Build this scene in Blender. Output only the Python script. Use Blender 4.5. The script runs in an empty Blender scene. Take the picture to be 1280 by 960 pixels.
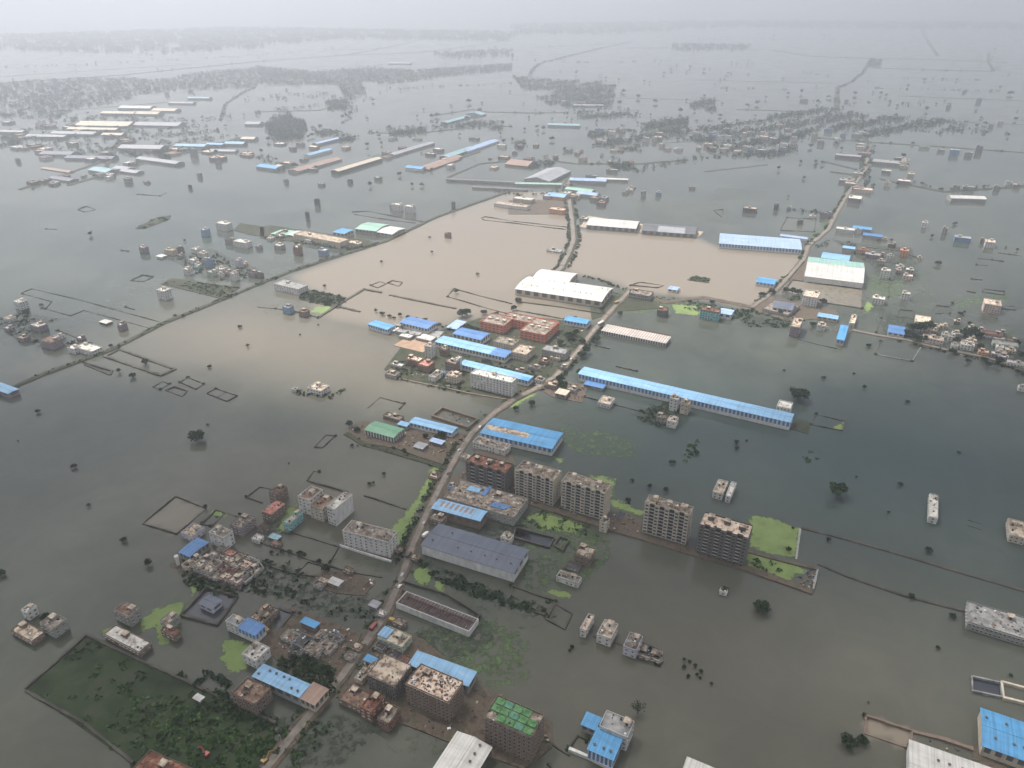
import bpy, bmesh, math, random
import numpy as np
from mathutils import Vector, Matrix
R = math.radians
random.seed(11)
S = bpy.context.scene
COL = S.collection

# ---------------------------------------------------------------- camera, sky, sun, exposure
CAM_H, FPX, CX, CY = 380.0, 940.0, 640.0, 480.0
PITCH = math.atan((CY + 15.0) / FPX)
cam_d = bpy.data.cameras.new("Camera")
cam = bpy.data.objects.new("Camera", cam_d); COL.objects.link(cam)
cam.location = (0, 0, CAM_H); cam.rotation_euler = (R(90) - PITCH, 0, 0)
cam_d.sensor_width = 36.0; cam_d.lens = 36.0 * FPX / 1280.0
cam_d.clip_start = 1.0; cam_d.clip_end = 200000.0
S.camera = cam

SUN_EL, SUN_AZ = 60.0, -44.0          # azimuth measured from +Y (view direction), negative = left
w = bpy.data.worlds.new("World"); S.world = w; w.use_nodes = True
nt = w.node_tree; nt.nodes.clear()
sky = nt.nodes.new("ShaderNodeTexSky"); sky.sky_type = 'NISHITA'; sky.sun_disc = False
sky.sun_elevation = R(SUN_EL); sky.sun_rotation = R(SUN_AZ)
sky.air_density = 1.0; sky.dust_density = 4.0; sky.ozone_density = 1.0; sky.altitude = 100
hs = nt.nodes.new("ShaderNodeHueSaturation"); hs.inputs['Saturation'].default_value = 0.62
bg = nt.nodes.new("ShaderNodeBackground"); bg.inputs['Strength'].default_value = 0.09
wo = nt.nodes.new("ShaderNodeOutputWorld")
nt.links.new(sky.outputs[0], hs.inputs['Color']); nt.links.new(hs.outputs[0], bg.inputs[0]); nt.links.new(bg.outputs[0], wo.inputs[0])

sd = bpy.data.lights.new("Sun", 'SUN'); sd.energy = 4.6; sd.angle = R(5); sd.color = (1.0, .95, .88)
sun = bpy.data.objects.new("Sun", sd); COL.objects.link(sun)
el, az = R(SUN_EL), R(SUN_AZ)
dirv = Vector((math.sin(az) * math.cos(el), math.cos(az) * math.cos(el), math.sin(el)))
sun.rotation_euler = dirv.to_track_quat('Z', 'Y').to_euler()
S.view_settings.view_transform = 'Standard'; S.view_settings.look = 'None'
S.view_settings.exposure = 0.66; S.view_settings.gamma = 1.0; S.view_settings.use_curve_mapping = False
S.cycles.volume_bounces = 1; S.cycles.max_bounces = 6; S.cycles.transparent_max_bounces = 12
S.cycles.diffuse_bounces = 2; S.cycles.glossy_bounces = 2
S.cycles.use_denoising = True

# ---------------------------------------------------------------- pixel of the photograph -> point at height z
_cp, _sp = math.cos(PITCH), math.sin(PITCH)
def at(x, y, z=0.0):
    dx = (x - CX) / FPX; dy = (CY - y) / FPX
    vy = _cp + dy * _sp; vz = -_sp + dy * _cp
    t = (z - CAM_H) / vz
    return (dx * t, vy * t)
def px(x, y, z=0.0):
    vy = y; vz = z - CAM_H
    dep = vy * _cp - vz * _sp; up = vy * _sp + vz * _cp
    return (CX + FPX * x / dep, CY - FPX * up / dep)

# ---------------------------------------------------------------- mesh builder
class MB:
    def __init__(s): s.v = []; s.f = []; s.m = []
    def face(s, pts, mi=0):
        n = len(s.v); s.v += [tuple(p) for p in pts]; s.f.append(tuple(range(n, n + len(pts)))); s.m.append(mi)
    def box(s, x0, y0, z0, x1, y1, z1, mi=0, top=None):
        n = len(s.v)
        s.v += [(x0,y0,z0),(x1,y0,z0),(x1,y1,z0),(x0,y1,z0),(x0,y0,z1),(x1,y0,z1),(x1,y1,z1),(x0,y1,z1)]
        for q, mm in (((3,2,1,0),mi),((4,5,6,7),mi if top is None else top),((0,1,5,4),mi),((1,2,6,5),mi),((2,3,7,6),mi),((3,0,4,7),mi)):
            s.f.append(tuple(n+i for i in q)); s.m.append(mm)
    def obox(s, c, sx, sy, z0, z1, a, mi=0):
        n = len(s.v); ca, sa = math.cos(a), math.sin(a)
        for z in (z0, z1):
            for X, Y in ((-sx,-sy),(sx,-sy),(sx,sy),(-sx,sy)):
                s.v.append((c[0]+(X*ca-Y*sa)/2, c[1]+(X*sa+Y*ca)/2, z))
        for q in ((3,2,1,0),(4,5,6,7),(0,1,5,4),(1,2,6,5),(2,3,7,6),(3,0,4,7)):
            s.f.append(tuple(n+i for i in q)); s.m.append(mi)
    def cyl(s, cx, cy, r, z0, z1, n=10, mi=0, r2=None, cap=True):
        r2 = r if r2 is None else r2; b = len(s.v)
        for k in range(n):
            a = 2*math.pi*k/n
            s.v.append((cx+r*math.cos(a), cy+r*math.sin(a), z0)); s.v.append((cx+r2*math.cos(a), cy+r2*math.sin(a), z1))
        for k in range(n):
            j = (k+1) % n; s.f.append((b+2*k, b+2*j, b+2*j+1, b+2*k+1)); s.m.append(mi)
        if cap: s.f.append(tuple(b+2*k+1 for k in range(n))); s.m.append(mi)
    def bar(s, p, q, r, mi=0):
        p, q = Vector(p), Vector(q); d = (q-p).normalized()
        a = d.orthogonal().normalized(); b = d.cross(a); n = len(s.v)
        for c in (p, q):
            for X, Y in ((-1,-1),(1,-1),(1,1),(-1,1)): s.v.append(tuple(c + a*X*r + b*Y*r))
        for f in ((3,2,1,0),(4,5,6,7),(0,1,5,4),(1,2,6,5),(2,3,7,6),(3,0,4,7)):
            s.f.append(tuple(n+i for i in f)); s.m.append(mi)
    def mesh(s, name, mats):
        me = bpy.data.meshes.new(name); me.from_pydata(s.v, [], s.f)
        for mt in mats: me.materials.append(mt)
        if any(s.m): me.polygons.foreach_set("material_index", s.m)
        me.update(); return me
    def build(s, name, mats, parent=None):
        if not isinstance(mats, (list, tuple)): mats = [mats]
        return link(name, s.mesh(name, mats), parent)
def link(name, me, parent=None):
    o = bpy.data.objects.new(name, me); COL.objects.link(o)
    if parent is not None: o.parent = parent
    return o
def tag(o, label=None, cat=None, group=None, kind=None):
    if label: o['label'] = label
    if cat: o['category'] = cat
    if group: o['group'] = group
    if kind: o['kind'] = kind
    return o
def empty(name, loc, rz=0):
    o = bpy.data.objects.new(name, None); COL.objects.link(o)
    o.location = loc; o.rotation_euler = (0, 0, rz); o.empty_display_size = 2; return o

# ---------------------------------------------------------------- deferred labels: look + relation to the nearest landmark
LM = []          # (x, y, phrase)
AUTO = []        # (object, look, x, y)
def auto(o, look, cat, x, y, group=None):
    tag(o, None, cat, group); AUTO.append((o, look, x, y))
ORD = ['nearest','2nd','3rd'] + ['%dth' % k for k in range(4, 80)]
def flush_labels():
    groups = {}
    for o, look, x, y in AUTO:
        best = min(LM, key=lambda l: (l[0]-x)**2 + 3*(l[1]-y)**2)
        dx, dy = x-best[0], (y-best[1])*1.7
        rel = ('right of' if dx > 0 else 'left of') if abs(dx) > abs(dy) else ('in front of' if dy > 0 else 'behind')
        groups.setdefault((look, rel, best[2]), []).append((dx*dx+dy*dy, o))
    for (look, rel, ph), L in groups.items():
        L.sort(key=lambda t: t[0])
        for k, (d, o) in enumerate(L):
            if len(L) == 1: o['label'] = '%s %s the %s' % (look, rel, ph)
            else: o['label'] = '%s, %s %s the %s' % (look, ORD[k], rel, ph)
            if len(o['label'].split()) > 16: print('LONG', o['label'])

# ---------------------------------------------------------------- materials
MATS = {}
def nodes(name):
    m = bpy.data.materials.new(name); m.use_nodes = True
    t = m.node_tree; p = t.nodes['Principled BSDF']; return m, t, p
def N(t, typ, **kw):
    n = t.nodes.new(typ)
    for k, v in kw.items():
        if k in n.inputs: n.inputs[k].default_value = v
        else: setattr(n, k, v)
    return n
def ramp(t, stops):
    r = t.nodes.new("ShaderNodeValToRGB"); e = r.color_ramp.elements
    while len(e) < len(stops): e.new(.5)
    for i, (p, c) in enumerate(stops):
        e[i].position = p; e[i].color = tuple(c) + (1,) if len(c) == 3 else c
    return r
def objnoise(t, scale, detail=4, rough=.6, sx=1, sy=1, sz=1):
    tc = N(t, "ShaderNodeTexCoord"); oi = N(t, "ShaderNodeObjectInfo")
    mp = N(t, "ShaderNodeMapping"); mp.inputs['Scale'].default_value = (sx, sy, sz)
    ad = N(t, "ShaderNodeVectorMath", operation='ADD')
    mu = N(t, "ShaderNodeVectorMath", operation='SCALE'); mu.inputs['Scale'].default_value = .37
    t.links.new(oi.outputs['Location'], mu.inputs[0])
    t.links.new(tc.outputs['Object'], mp.inputs[0]); t.links.new(mp.outputs[0], ad.inputs[0]); t.links.new(mu.outputs[0], ad.inputs[1])
    n = N(t, "ShaderNodeTexNoise"); n.inputs['Scale'].default_value = scale; n.inputs['Detail'].default_value = detail; n.inputs['Roughness'].default_value = rough
    t.links.new(ad.outputs[0], n.inputs['Vector']); return n
def blot(name, stops, scale=.2, rough=.9, sx=1, sy=1, sz=1, detail=5):
    if name in MATS: return MATS[name]
    m, t, p = nodes(name); n = objnoise(t, scale, detail, .65, sx, sy, sz); r = ramp(t, stops)
    t.links.new(n.outputs['Fac'], r.inputs[0]); t.links.new(r.outputs[0], p.inputs['Base Color'])
    p.inputs['Roughness'].default_value = rough; p.inputs['Specular IOR Level'].default_value = .25
    MATS[name] = m; return m
def sc(c, k): return tuple(min(1, max(0, a*k)) for a in c)
def wallm(name, c, dirt=.6):
    return blot('wall_'+name, [(.3, sc(c, 1-dirt*.55)), (.45, sc(c, .85)), (.62, c), (.75, sc(c, 1.12))], .35, .9, 1, 1, .35)
W = dict(
 white=wallm('white', (.62,.615,.60), .6), cream=wallm('cream', (.52,.46,.37)), beige=wallm('beige', (.52,.46,.38)),
 grey=wallm('grey', (.30,.30,.29)), dark=wallm('dark', (.12,.115,.11)), brick=wallm('brick', (.22,.12,.08)),
 red=wallm('red', (.62,.21,.13), .4), lilac=wallm('lilac', (.50,.49,.56)), teal=wallm('teal', (.22,.48,.50)),
 blue=wallm('blue', (.20,.33,.50)), pink=wallm('pink', (.62,.50,.46)), brown=wallm('brown', (.20,.15,.12)),
 mauve=wallm('mauve', (.26,.22,.24)), orange=wallm('orange', (.58,.30,.16)), palegreen=wallm('palegreen', (.38,.46,.38)))
RF = dict(
 tan=blot('roof_tan', [(.34,(.10,.085,.07)),(.44,(.22,.17,.13)),(.52,(.40,.33,.26)),(.66,(.52,.45,.37))], .22),
 white=blot('roof_white', [(.33,(.16,.15,.13)),(.42,(.38,.36,.33)),(.55,(.58,.56,.52)),(.7,(.66,.64,.60))], .2),
 dirty=blot('roof_dirty', [(.34,(.05,.045,.04)),(.45,(.14,.115,.095)),(.56,(.26,.22,.185)),(.68,(.42,.38,.33))], .25),
 peach=blot('roof_peach', [(.34,(.16,.10,.07)),(.43,(.42,.31,.24)),(.56,(.60,.49,.40)),(.72,(.68,.60,.52))], .28),
 brown=blot('roof_brown', [(.34,(.07,.05,.04)),(.47,(.17,.11,.08)),(.6,(.26,.18,.14)),(.72,(.36,.28,.22))], .25),
 grey=blot('roof_grey', [(.34,(.12,.12,.12)),(.5,(.24,.24,.24)),(.66,(.34,.34,.33))], .2),
 dark=blot('roof_dark', [(.36,(.03,.032,.035)),(.5,(.06,.062,.068)),(.66,(.11,.11,.115))], .2),
 red=blot('roof_red', [(.34,(.20,.07,.055)),(.5,(.40,.17,.14)),(.68,(.55,.33,.29))], .25),
 rust=blot('roof_rust', [(.36,(.07,.03,.02)),(.5,(.17,.075,.05)),(.62,(.25,.13,.09)),(.72,(.45,.38,.33))], .3))
def metal(name, c, c2=None, dirt=.5, wear=.62):
    k = 'sheet_'+name
    if k in MATS: return MATS[k]
    m, t, p = nodes(k)
    n = objnoise(t, .12, 5, .65, .35, 1.3, 1)
    r = ramp(t, [(.30, sc(c, 1-dirt*.45)), (.46, c), (wear, sc(c, 1.12)), (wear+.14, c2 or sc(c, 1.3))])
    t.links.new(n.outputs['Fac'], r.inputs[0])
    tc = N(t, "ShaderNodeTexCoord"); wv = N(t, "ShaderNodeTexWave", wave_type='BANDS', bands_direction='X')
    wv.inputs['Scale'].default_value = .32; wv.inputs['Distortion'].default_value = .0
    t.links.new(tc.outputs['Object'], wv.inputs['Vector'])
    n2 = objnoise(t, .9, 1, .5, 1, .02, .02)
    r2 = ramp(t, [(.35, (.80,.80,.80)), (.6, (1.06,1.06,1.06))]); t.links.new(n2.outputs['Fac'], r2.inputs[0])
    mx = N(t, "ShaderNodeMix", data_type='RGBA', blend_type='MULTIPLY'); mx.inputs[0].default_value = 1
    t.links.new(r.outputs[0], mx.inputs[6]); t.links.new(r2.outputs[0], mx.inputs[7]); t.links.new(mx.outputs[2], p.inputs['Base Color'])
    bp = N(t, "ShaderNodeBump"); bp.inputs['Strength'].default_value = .35; bp.inputs['Distance'].default_value = .15
    t.links.new(wv.outputs['Fac'], bp.inputs['Height']); t.links.new(bp.outputs[0], p.inputs['Normal'])
    p.inputs['Roughness'].default_value = .5; p.inputs['Metallic'].default_value = 0; p.inputs['Specular IOR Level'].default_value = .45
    MATS[k] = m; return m
MT = dict(
 sky=metal('sky', (.19,.36,.55), (.38,.50,.60)), azure=metal('azure', (.07,.25,.47), (.18,.36,.52)), blue=metal('blue', (.07,.17,.37), (.16,.27,.44)),
 pale=metal('pale', (.28,.38,.56), (.48,.55,.66)), slate=metal('slate', (.095,.11,.15), (.13,.145,.18), .3), green=metal('green', (.10,.24,.15), (.2,.34,.24)),
 mint=metal('mint', (.23,.39,.32), (.40,.52,.45)), white=metal('white', (.47,.46,.44), (.54,.53,.51), .5), cream=metal('cream', (.46,.40,.31), (.54,.48,.38), .5),
 grey=metal('grey', (.26,.27,.29), (.36,.36,.37)), darkgrey=metal('darkgrey', (.09,.095,.105), (.2,.2,.2)), teal=metal('teal', (.20,.34,.38), (.3,.42,.46)),
 rust=metal('rust', (.26,.17,.13), (.4,.3,.24)), striped=metal('striped', (.60,.54,.50), (.30,.14,.10), .8, .55))
def plain(name, c, rough=.7, metallic=0, emit=None):
    if name in MATS: return MATS[name]
    m, t, p = nodes(name); p.inputs['Base Color'].default_value = tuple(c)+(1,); p.inputs['Roughness'].default_value = rough
    p.inputs['Metallic'].default_value = metallic; MATS[name] = m; return m
GLASS = plain('window_dark', (.025,.028,.032), .25)
FRAME = wallm('frame', (.42,.40,.37), .3)
PIL = wallm('pillar_white', (.62,.64,.66), .3)
TANKB = plain('tank_black', (.02,.02,.02), .5); TANKW = wallm('tank_white', (.66,.66,.64), .2)
def foliage(name, lo, hi):
    m, t, p = nodes(name)
    tc = N(t, "ShaderNodeNewGeometry"); n = N(t, "ShaderNodeTexNoise"); n.inputs['Scale'].default_value = .35; n.inputs['Detail'].default_value = 3
    t.links.new(tc.outputs['Position'], n.inputs['Vector'])
    ad = N(t, "ShaderNodeMath", operation='ADD'); t.links.new(n.outputs['Fac'], ad.inputs[0])
    mm = N(t, "ShaderNodeMath", operation='MULTIPLY_ADD'); mm.inputs[1].default_value = .5; mm.inputs[2].default_value = -.25
    t.links.new(tc.outputs['Random Per Island'], mm.inputs[0]); t.links.new(mm.outputs[0], ad.inputs[1])
    r = ramp(t, [(.25, lo), (.75, hi)]); t.links.new(ad.outputs[0], r.inputs[0]); t.links.new(r.outputs[0], p.inputs['Base Color'])
    p.inputs['Roughness'].default_value = .9; p.inputs['Specular IOR Level'].default_value = .1
    MATS[name] = m; return m
LEAF = foliage('leaf_dark', (.010,.022,.010), (.035,.060,.024)); LEAF2 = foliage('leaf_mid', (.018,.038,.014), (.055,.095,.035))
LEAF3 = foliage('leaf_grass', (.03,.07,.02), (.09,.16,.05)); BARK = plain('bark', (.05,.04,.03), .9)
SOIL = blot('soil', [(.3,(.035,.03,.024)),(.42,(.07,.055,.042)),(.5,(.12,.09,.07)),(.58,(.055,.055,.035)),(.68,(.15,.115,.09)),(.74,(.06,.075,.035))], .16, detail=8)
SOILG = blot('soil_green', [(.3,(.012,.018,.010)),(.42,(.024,.036,.016)),(.54,(.05,.048,.032)),(.6,(.03,.042,.02)),(.72,(.085,.072,.054))], .13, detail=8)
ROAD = blot('road_dust', [(.3,(.10,.09,.08)),(.5,(.17,.15,.13)),(.7,(.24,.215,.19))], .15)
BRICKW = blot('wall_line', [(.32,(.035,.032,.028)),(.5,(.06,.055,.047)),(.7,(.11,.10,.085))], .1)
# ================================================================ WATER (one sheet; sediment and painted cloud light and shade are attributes of the sheet)
BASINS = [  # (pixel polygon, amount of sediment and painted cloud light, soft blur in cells)
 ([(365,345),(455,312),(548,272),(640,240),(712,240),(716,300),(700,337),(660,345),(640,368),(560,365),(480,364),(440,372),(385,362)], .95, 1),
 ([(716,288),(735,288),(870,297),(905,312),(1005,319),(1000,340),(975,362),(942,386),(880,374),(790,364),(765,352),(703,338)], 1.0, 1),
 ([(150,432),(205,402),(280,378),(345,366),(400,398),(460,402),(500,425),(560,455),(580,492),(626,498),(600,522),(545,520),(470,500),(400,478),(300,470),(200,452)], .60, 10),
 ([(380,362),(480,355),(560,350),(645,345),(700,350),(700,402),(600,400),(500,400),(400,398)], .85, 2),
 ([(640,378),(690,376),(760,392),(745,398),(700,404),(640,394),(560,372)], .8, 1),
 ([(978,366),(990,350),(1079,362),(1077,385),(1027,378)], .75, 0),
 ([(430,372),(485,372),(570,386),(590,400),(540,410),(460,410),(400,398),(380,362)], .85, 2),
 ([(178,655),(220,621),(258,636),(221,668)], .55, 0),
 ([(200,600),(300,585),(420,590),(540,560),(540,600),(480,680),(420,700),(330,660),(300,640),(240,625)], .4, 10),  # open-water patch: bright cloud reflection painted as paler water
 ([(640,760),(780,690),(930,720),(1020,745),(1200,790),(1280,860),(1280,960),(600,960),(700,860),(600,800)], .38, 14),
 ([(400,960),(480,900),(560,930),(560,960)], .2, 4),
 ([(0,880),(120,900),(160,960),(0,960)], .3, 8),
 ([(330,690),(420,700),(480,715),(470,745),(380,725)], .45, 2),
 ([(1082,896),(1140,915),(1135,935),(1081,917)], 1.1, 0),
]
BLUISH = [([(640,500),(720,480),(990,540),(1280,470),(1280,760),(1010,680),(880,640),(760,600),(700,560)], 1.0, 20),  # cloud shade and sky reflection painted into the water as dark blue
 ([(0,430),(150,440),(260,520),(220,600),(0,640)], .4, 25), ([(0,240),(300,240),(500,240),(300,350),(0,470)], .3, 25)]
GX0, GX1, GY0, GY1, CELL = -1250.0, 1250.0, 200.0, 2300.0, 6.0
nx, ny = int((GX1-GX0)/CELL)+1, int((GY1-GY0)/CELL)+1
gx = GX0 + np.arange(nx)*CELL; gy = GY0 + np.arange(ny)*CELL
XX, YY = np.meshgrid(gx, gy)
def pmask(poly):
    P = [at(*p) for p in poly]; m = np.zeros(XX.shape, bool)
    for i in range(len(P)):
        (x1, y1), (x2, y2) = P[i], P[i-1]
        c = ((y1 > YY) != (y2 > YY)) & (XX < (x2-x1)*(YY-y1)/((y2-y1) or 1e-9)+x1); m ^= c
    return m.astype(float)
def blur(a, k):
    for _ in range(2):
        if k > 0:
            ker = np.ones(2*k+1)/(2*k+1)
            a = np.apply_along_axis(lambda v: np.convolve(np.pad(v, k, 'edge'), ker, 'valid'), 0, a)
            a = np.apply_along_axis(lambda v: np.convolve(np.pad(v, k, 'edge'), ker, 'valid'), 1, a)
    return a
silt_and_cloud_light = np.zeros(XX.shape); blu = np.zeros(XX.shape)
for pl, v, k in BASINS: silt_and_cloud_light = np.maximum(silt_and_cloud_light, blur(pmask(pl), k)*v)
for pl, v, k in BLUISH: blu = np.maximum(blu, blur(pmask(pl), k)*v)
verts = np.stack([XX.ravel(), YY.ravel(), np.zeros(XX.size)], 1)
FAR = 60000.0
ext = np.array([(-FAR,-FAR,0),(FAR,-FAR,0),(FAR,FAR,0),(-FAR,FAR,0),(GX0,GY0,0),(gx[-1],GY0,0),(gx[-1],gy[-1],0),(GX0,gy[-1],0)])
ii = (np.arange(ny-1)[:,None]*nx + np.arange(nx-1)[None,:]).ravel()
quads = np.stack([ii, ii+1, ii+nx+1, ii+nx], 1)
b0 = len(verts)
qe = np.array([(0,1,5,4),(1,2,6,5),(2,3,7,6),(3,0,4,7)]) + b0
me = bpy.data.meshes.new("floodwater")
allv = np.vstack([verts, ext]); allq = np.vstack([quads, qe])
me.vertices.add(len(allv)); me.vertices.foreach_set("co", allv.ravel())
me.loops.add(allq.size); me.loops.foreach_set("vertex_index", allq.ravel().astype(np.int32))
me.polygons.add(len(allq)); me.polygons.foreach_set("loop_start", (np.arange(len(allq))*4).astype(np.int32))
me.update(calc_edges=True)
for nm, ar in (("silt_and_cloud_light", silt_and_cloud_light), ("cloud_shade", blu)):
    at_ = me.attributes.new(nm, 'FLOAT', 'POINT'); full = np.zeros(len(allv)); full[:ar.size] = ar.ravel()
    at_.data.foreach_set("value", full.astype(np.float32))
m, t, p = nodes("flood_water")
a1 = N(t, "ShaderNodeAttribute", attribute_name="silt_and_cloud_light"); a2 = N(t, "ShaderNodeAttribute", attribute_name="cloud_shade")
geo = N(t, "ShaderNodeNewGeometry")
nz = N(t, "ShaderNodeTexNoise"); nz.inputs['Scale'].default_value = .006; nz.inputs['Detail'].default_value = 4; nz.inputs['Distortion'].default_value = .6
t.links.new(geo.outputs['Position'], nz.inputs['Vector'])
nz2 = N(t, "ShaderNodeTexNoise"); nz2.inputs['Scale'].default_value = .03; nz2.inputs['Detail'].default_value = 7; nz2.inputs['Distortion'].default_value = 1.5; nz2.inputs['Roughness'].default_value = .6
t.links.new(geo.outputs['Position'], nz2.inputs['Vector'])
nm = N(t, "ShaderNodeMath", operation='MULTIPLY_ADD'); nm.inputs[1].default_value = .35; t.links.new(nz2.outputs['Fac'], nm.inputs[0]); nm2 = N(t, "ShaderNodeMath", operation='MULTIPLY'); nm2.inputs[1].default_value = .65
t.links.new(nz.outputs['Fac'], nm2.inputs[0]); t.links.new(nm2.outputs[0], nm.inputs[2])
base = ramp(t, [(.36, (.038,.044,.034)), (.50, (.056,.062,.048)), (.66, (.084,.088,.068))]); t.links.new(nm.outputs[0], base.inputs[0])
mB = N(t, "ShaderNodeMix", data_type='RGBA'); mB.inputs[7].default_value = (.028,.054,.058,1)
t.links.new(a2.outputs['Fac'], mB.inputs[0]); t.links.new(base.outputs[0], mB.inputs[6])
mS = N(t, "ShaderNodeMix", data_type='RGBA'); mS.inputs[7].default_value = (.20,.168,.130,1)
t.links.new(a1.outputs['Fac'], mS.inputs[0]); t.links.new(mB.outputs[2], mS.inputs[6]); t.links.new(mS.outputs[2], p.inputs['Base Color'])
p.inputs['Roughness'].default_value = .10; p.inputs['IOR'].default_value = 1.33
nb = N(t, "ShaderNodeTexNoise"); nb.inputs['Scale'].default_value = .5; nb.inputs['Detail'].default_value = 3
t.links.new(geo.outputs['Position'], nb.inputs['Vector'])
nr = N(t, "ShaderNodeTexNoise"); nr.inputs['Scale'].default_value = .012; nr.inputs['Detail'].default_value = 3; t.links.new(geo.outputs['Position'], nr.inputs['Vector'])
rr = N(t, "ShaderNodeMapRange"); rr.inputs['From Min'].default_value = .35; rr.inputs['From Max'].default_value = .7; rr.inputs['To Min'].default_value = .06; rr.inputs['To Max'].default_value = .22
t.links.new(nr.outputs['Fac'], rr.inputs['Value']); t.links.new(rr.outputs[0], p.inputs['Roughness'])
bp = N(t, "ShaderNodeBump"); bp.inputs['Strength'].default_value = .04; bp.inputs['Distance'].default_value = .3
t.links.new(nb.outputs['Fac'], bp.inputs['Height']); t.links.new(bp.outputs[0], p.inputs['Normal'])
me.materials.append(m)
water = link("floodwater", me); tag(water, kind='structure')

# ================================================================ HAZE
HB = MB(); HB.box(-FAR-2000, -FAR-2000, -1.5, FAR+2000, FAR+2000, CAM_H+6)
hm = bpy.data.materials.new("haze_air"); hm.use_nodes = True; ht = hm.node_tree; ht.nodes.clear()
ho = ht.nodes.new("ShaderNodeOutputMaterial"); hv = ht.nodes.new("ShaderNodeVolumePrincipled")
hv.inputs['Color'].default_value = (.82,.86,.935,1); hv.inputs['Density'].default_value = .00024; hv.inputs['Anisotropy'].default_value = .62
ht.links.new(hv.outputs[0], ho.inputs['Volume'])
haze = HB.build("haze", hm); tag(haze, kind='stuff')
tag(haze, label='pale haze lying over the whole flooded plain', cat='haze')

# ================================================================ CLOUDS above the haze: a broken layer that shades the near plain
def cloud_layer():
    rnd = random.Random(5); step = 80.0; X0, X1, Y0, Y1 = -2200, 2200, -1400, 1500
    nx_, ny_ = int((X1-X0)/step)+1, int((Y1-Y0)/step)+1
    xs = X0+np.arange(nx_)*step; ys = Y0+np.arange(ny_)*step; A, B = np.meshgrid(xs, ys)
    f = np.zeros(A.shape)
    for k in range(46):
        w_ = rnd.uniform(260, 1500); an = rnd.uniform(0, 6.28); f += np.sin((A*math.cos(an)+B*math.sin(an))*6.28/w_+rnd.uniform(0, 6.28))*(w_/900.0)**.8
    f = f/f.std()
    edge = np.minimum.reduce([(A-X0)/500, (X1-A)/500, (B-Y0)/400, (1330+.08*A-B)/260])
    th = np.minimum(1.0, edge)*1.7-.75+.45*f
    mb = MB(); idx = -np.ones(A.shape, int); idb = -np.ones(A.shape, int)
    for j in range(ny_):
        for i in range(nx_):
            if th[j, i] > -.4:
                t_ = max(0.0, th[j, i]); idx[j, i] = len(mb.v); mb.v.append((A[j, i], B[j, i], 1000+150*t_+18*f[j, i])); idb[j, i] = len(mb.v); mb.v.append((A[j, i], B[j, i], 998-35*t_))
    for j in range(ny_-1):
        for i in range(nx_-1):
            c = [(j, i), (j, i+1), (j+1, i+1), (j+1, i)]
            if all(idx[q] >= 0 and th[q] > 0 for q in c) or (all(idx[q] >= 0 for q in c) and max(th[q] for q in c) > 0):
                mb.f.append(tuple(idx[q] for q in c)); mb.m.append(0); mb.f.append(tuple(idb[q] for q in c[::-1])); mb.m.append(0)
    cm = bpy.data.materials.new('cloud_white'); cm.use_nodes = True; t = cm.node_tree; t.nodes.clear()
    o_ = t.nodes.new("ShaderNodeOutputMaterial"); tr = t.nodes.new("ShaderNodeBsdfTransparent"); tl = t.nodes.new("ShaderNodeBsdfTranslucent"); df = t.nodes.new("ShaderNodeBsdfDiffuse")
    tl.inputs[0].default_value = (.95,.95,.95,1); df.inputs[0].default_value = (.9,.9,.9,1)
    m1 = t.nodes.new("ShaderNodeMixShader"); m1.inputs[0].default_value = .45; t.links.new(tl.outputs[0], m1.inputs[1]); t.links.new(df.outputs[0], m1.inputs[2])
    m2 = t.nodes.new("ShaderNodeMixShader")
    g = t.nodes.new("ShaderNodeNewGeometry"); nz_ = t.nodes.new("ShaderNodeTexNoise"); nz_.inputs['Scale'].default_value = .0035; nz_.inputs['Detail'].default_value = 5
    t.links.new(g.outputs['Position'], nz_.inputs['Vector']); mr = t.nodes.new("ShaderNodeMapRange"); mr.inputs['From Min'].default_value = .38; mr.inputs['From Max'].default_value = .62; mr.inputs['To Min'].default_value = .35; mr.inputs['To Max'].default_value = .9
    t.links.new(nz_.outputs['Fac'], mr.inputs['Value']); t.links.new(mr.outputs[0], m2.inputs[0]); t.links.new(tr.outputs[0], m2.inputs[1]); t.links.new(m1.outputs[0], m2.inputs[2]); t.links.new(m2.outputs[0], o_.inputs[0])
    me_ = mb.mesh('cloud', [cm]); [setattr(q, 'use_smooth', True) for q in me_.polygons]
    o = link('cloud', me_); tag(o, 'broken grey cloud layer high over the near plain', 'cloud', kind='stuff')
cloud_layer()
# ================================================================ helpers for strips and sheets
def sheet(name, poly, mat, z=.03, kind='structure', thick=0, label=None, cat=None, jit=0, parent=None):
    P = [Vector(at(*q)) for q in poly]
    if jit:
        Q = []
        for i, a in enumerate(P):
            b = P[(i+1) % len(P)]; n = max(1, int((b-a).length/3)); 
            for k in range(n):
                c = a.lerp(b, k/n); wv = Vector((math.sin(c.x*.35+c.y*.21)+.6*math.sin(c.y*.8+1), math.cos(c.y*.33-c.x*.17)+.6*math.sin(c.x*.9))); Q.append(c + wv*jit*.9 + Vector((random.uniform(-jit, jit), random.uniform(-jit, jit)))*.5)
        P = Q
    mb = MB()
    area = sum(P[i-1].x*P[i].y - P[i].x*P[i-1].y for i in range(len(P)))
    if area < 0: P = P[::-1]
    if thick:
        mb.face([(q.x, q.y, thick) for q in P])
        for i in range(len(P)):
            a, b = P[i-1], P[i]; mb.face([(a.x,a.y,-.8),(b.x,b.y,-.8),(b.x,b.y,thick),(a.x,a.y,thick)])
    else: mb.face([(q.x, q.y, z) for q in P])
    o = mb.build(name, mat); tag(o, label, cat, kind=kind); return o
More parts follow.
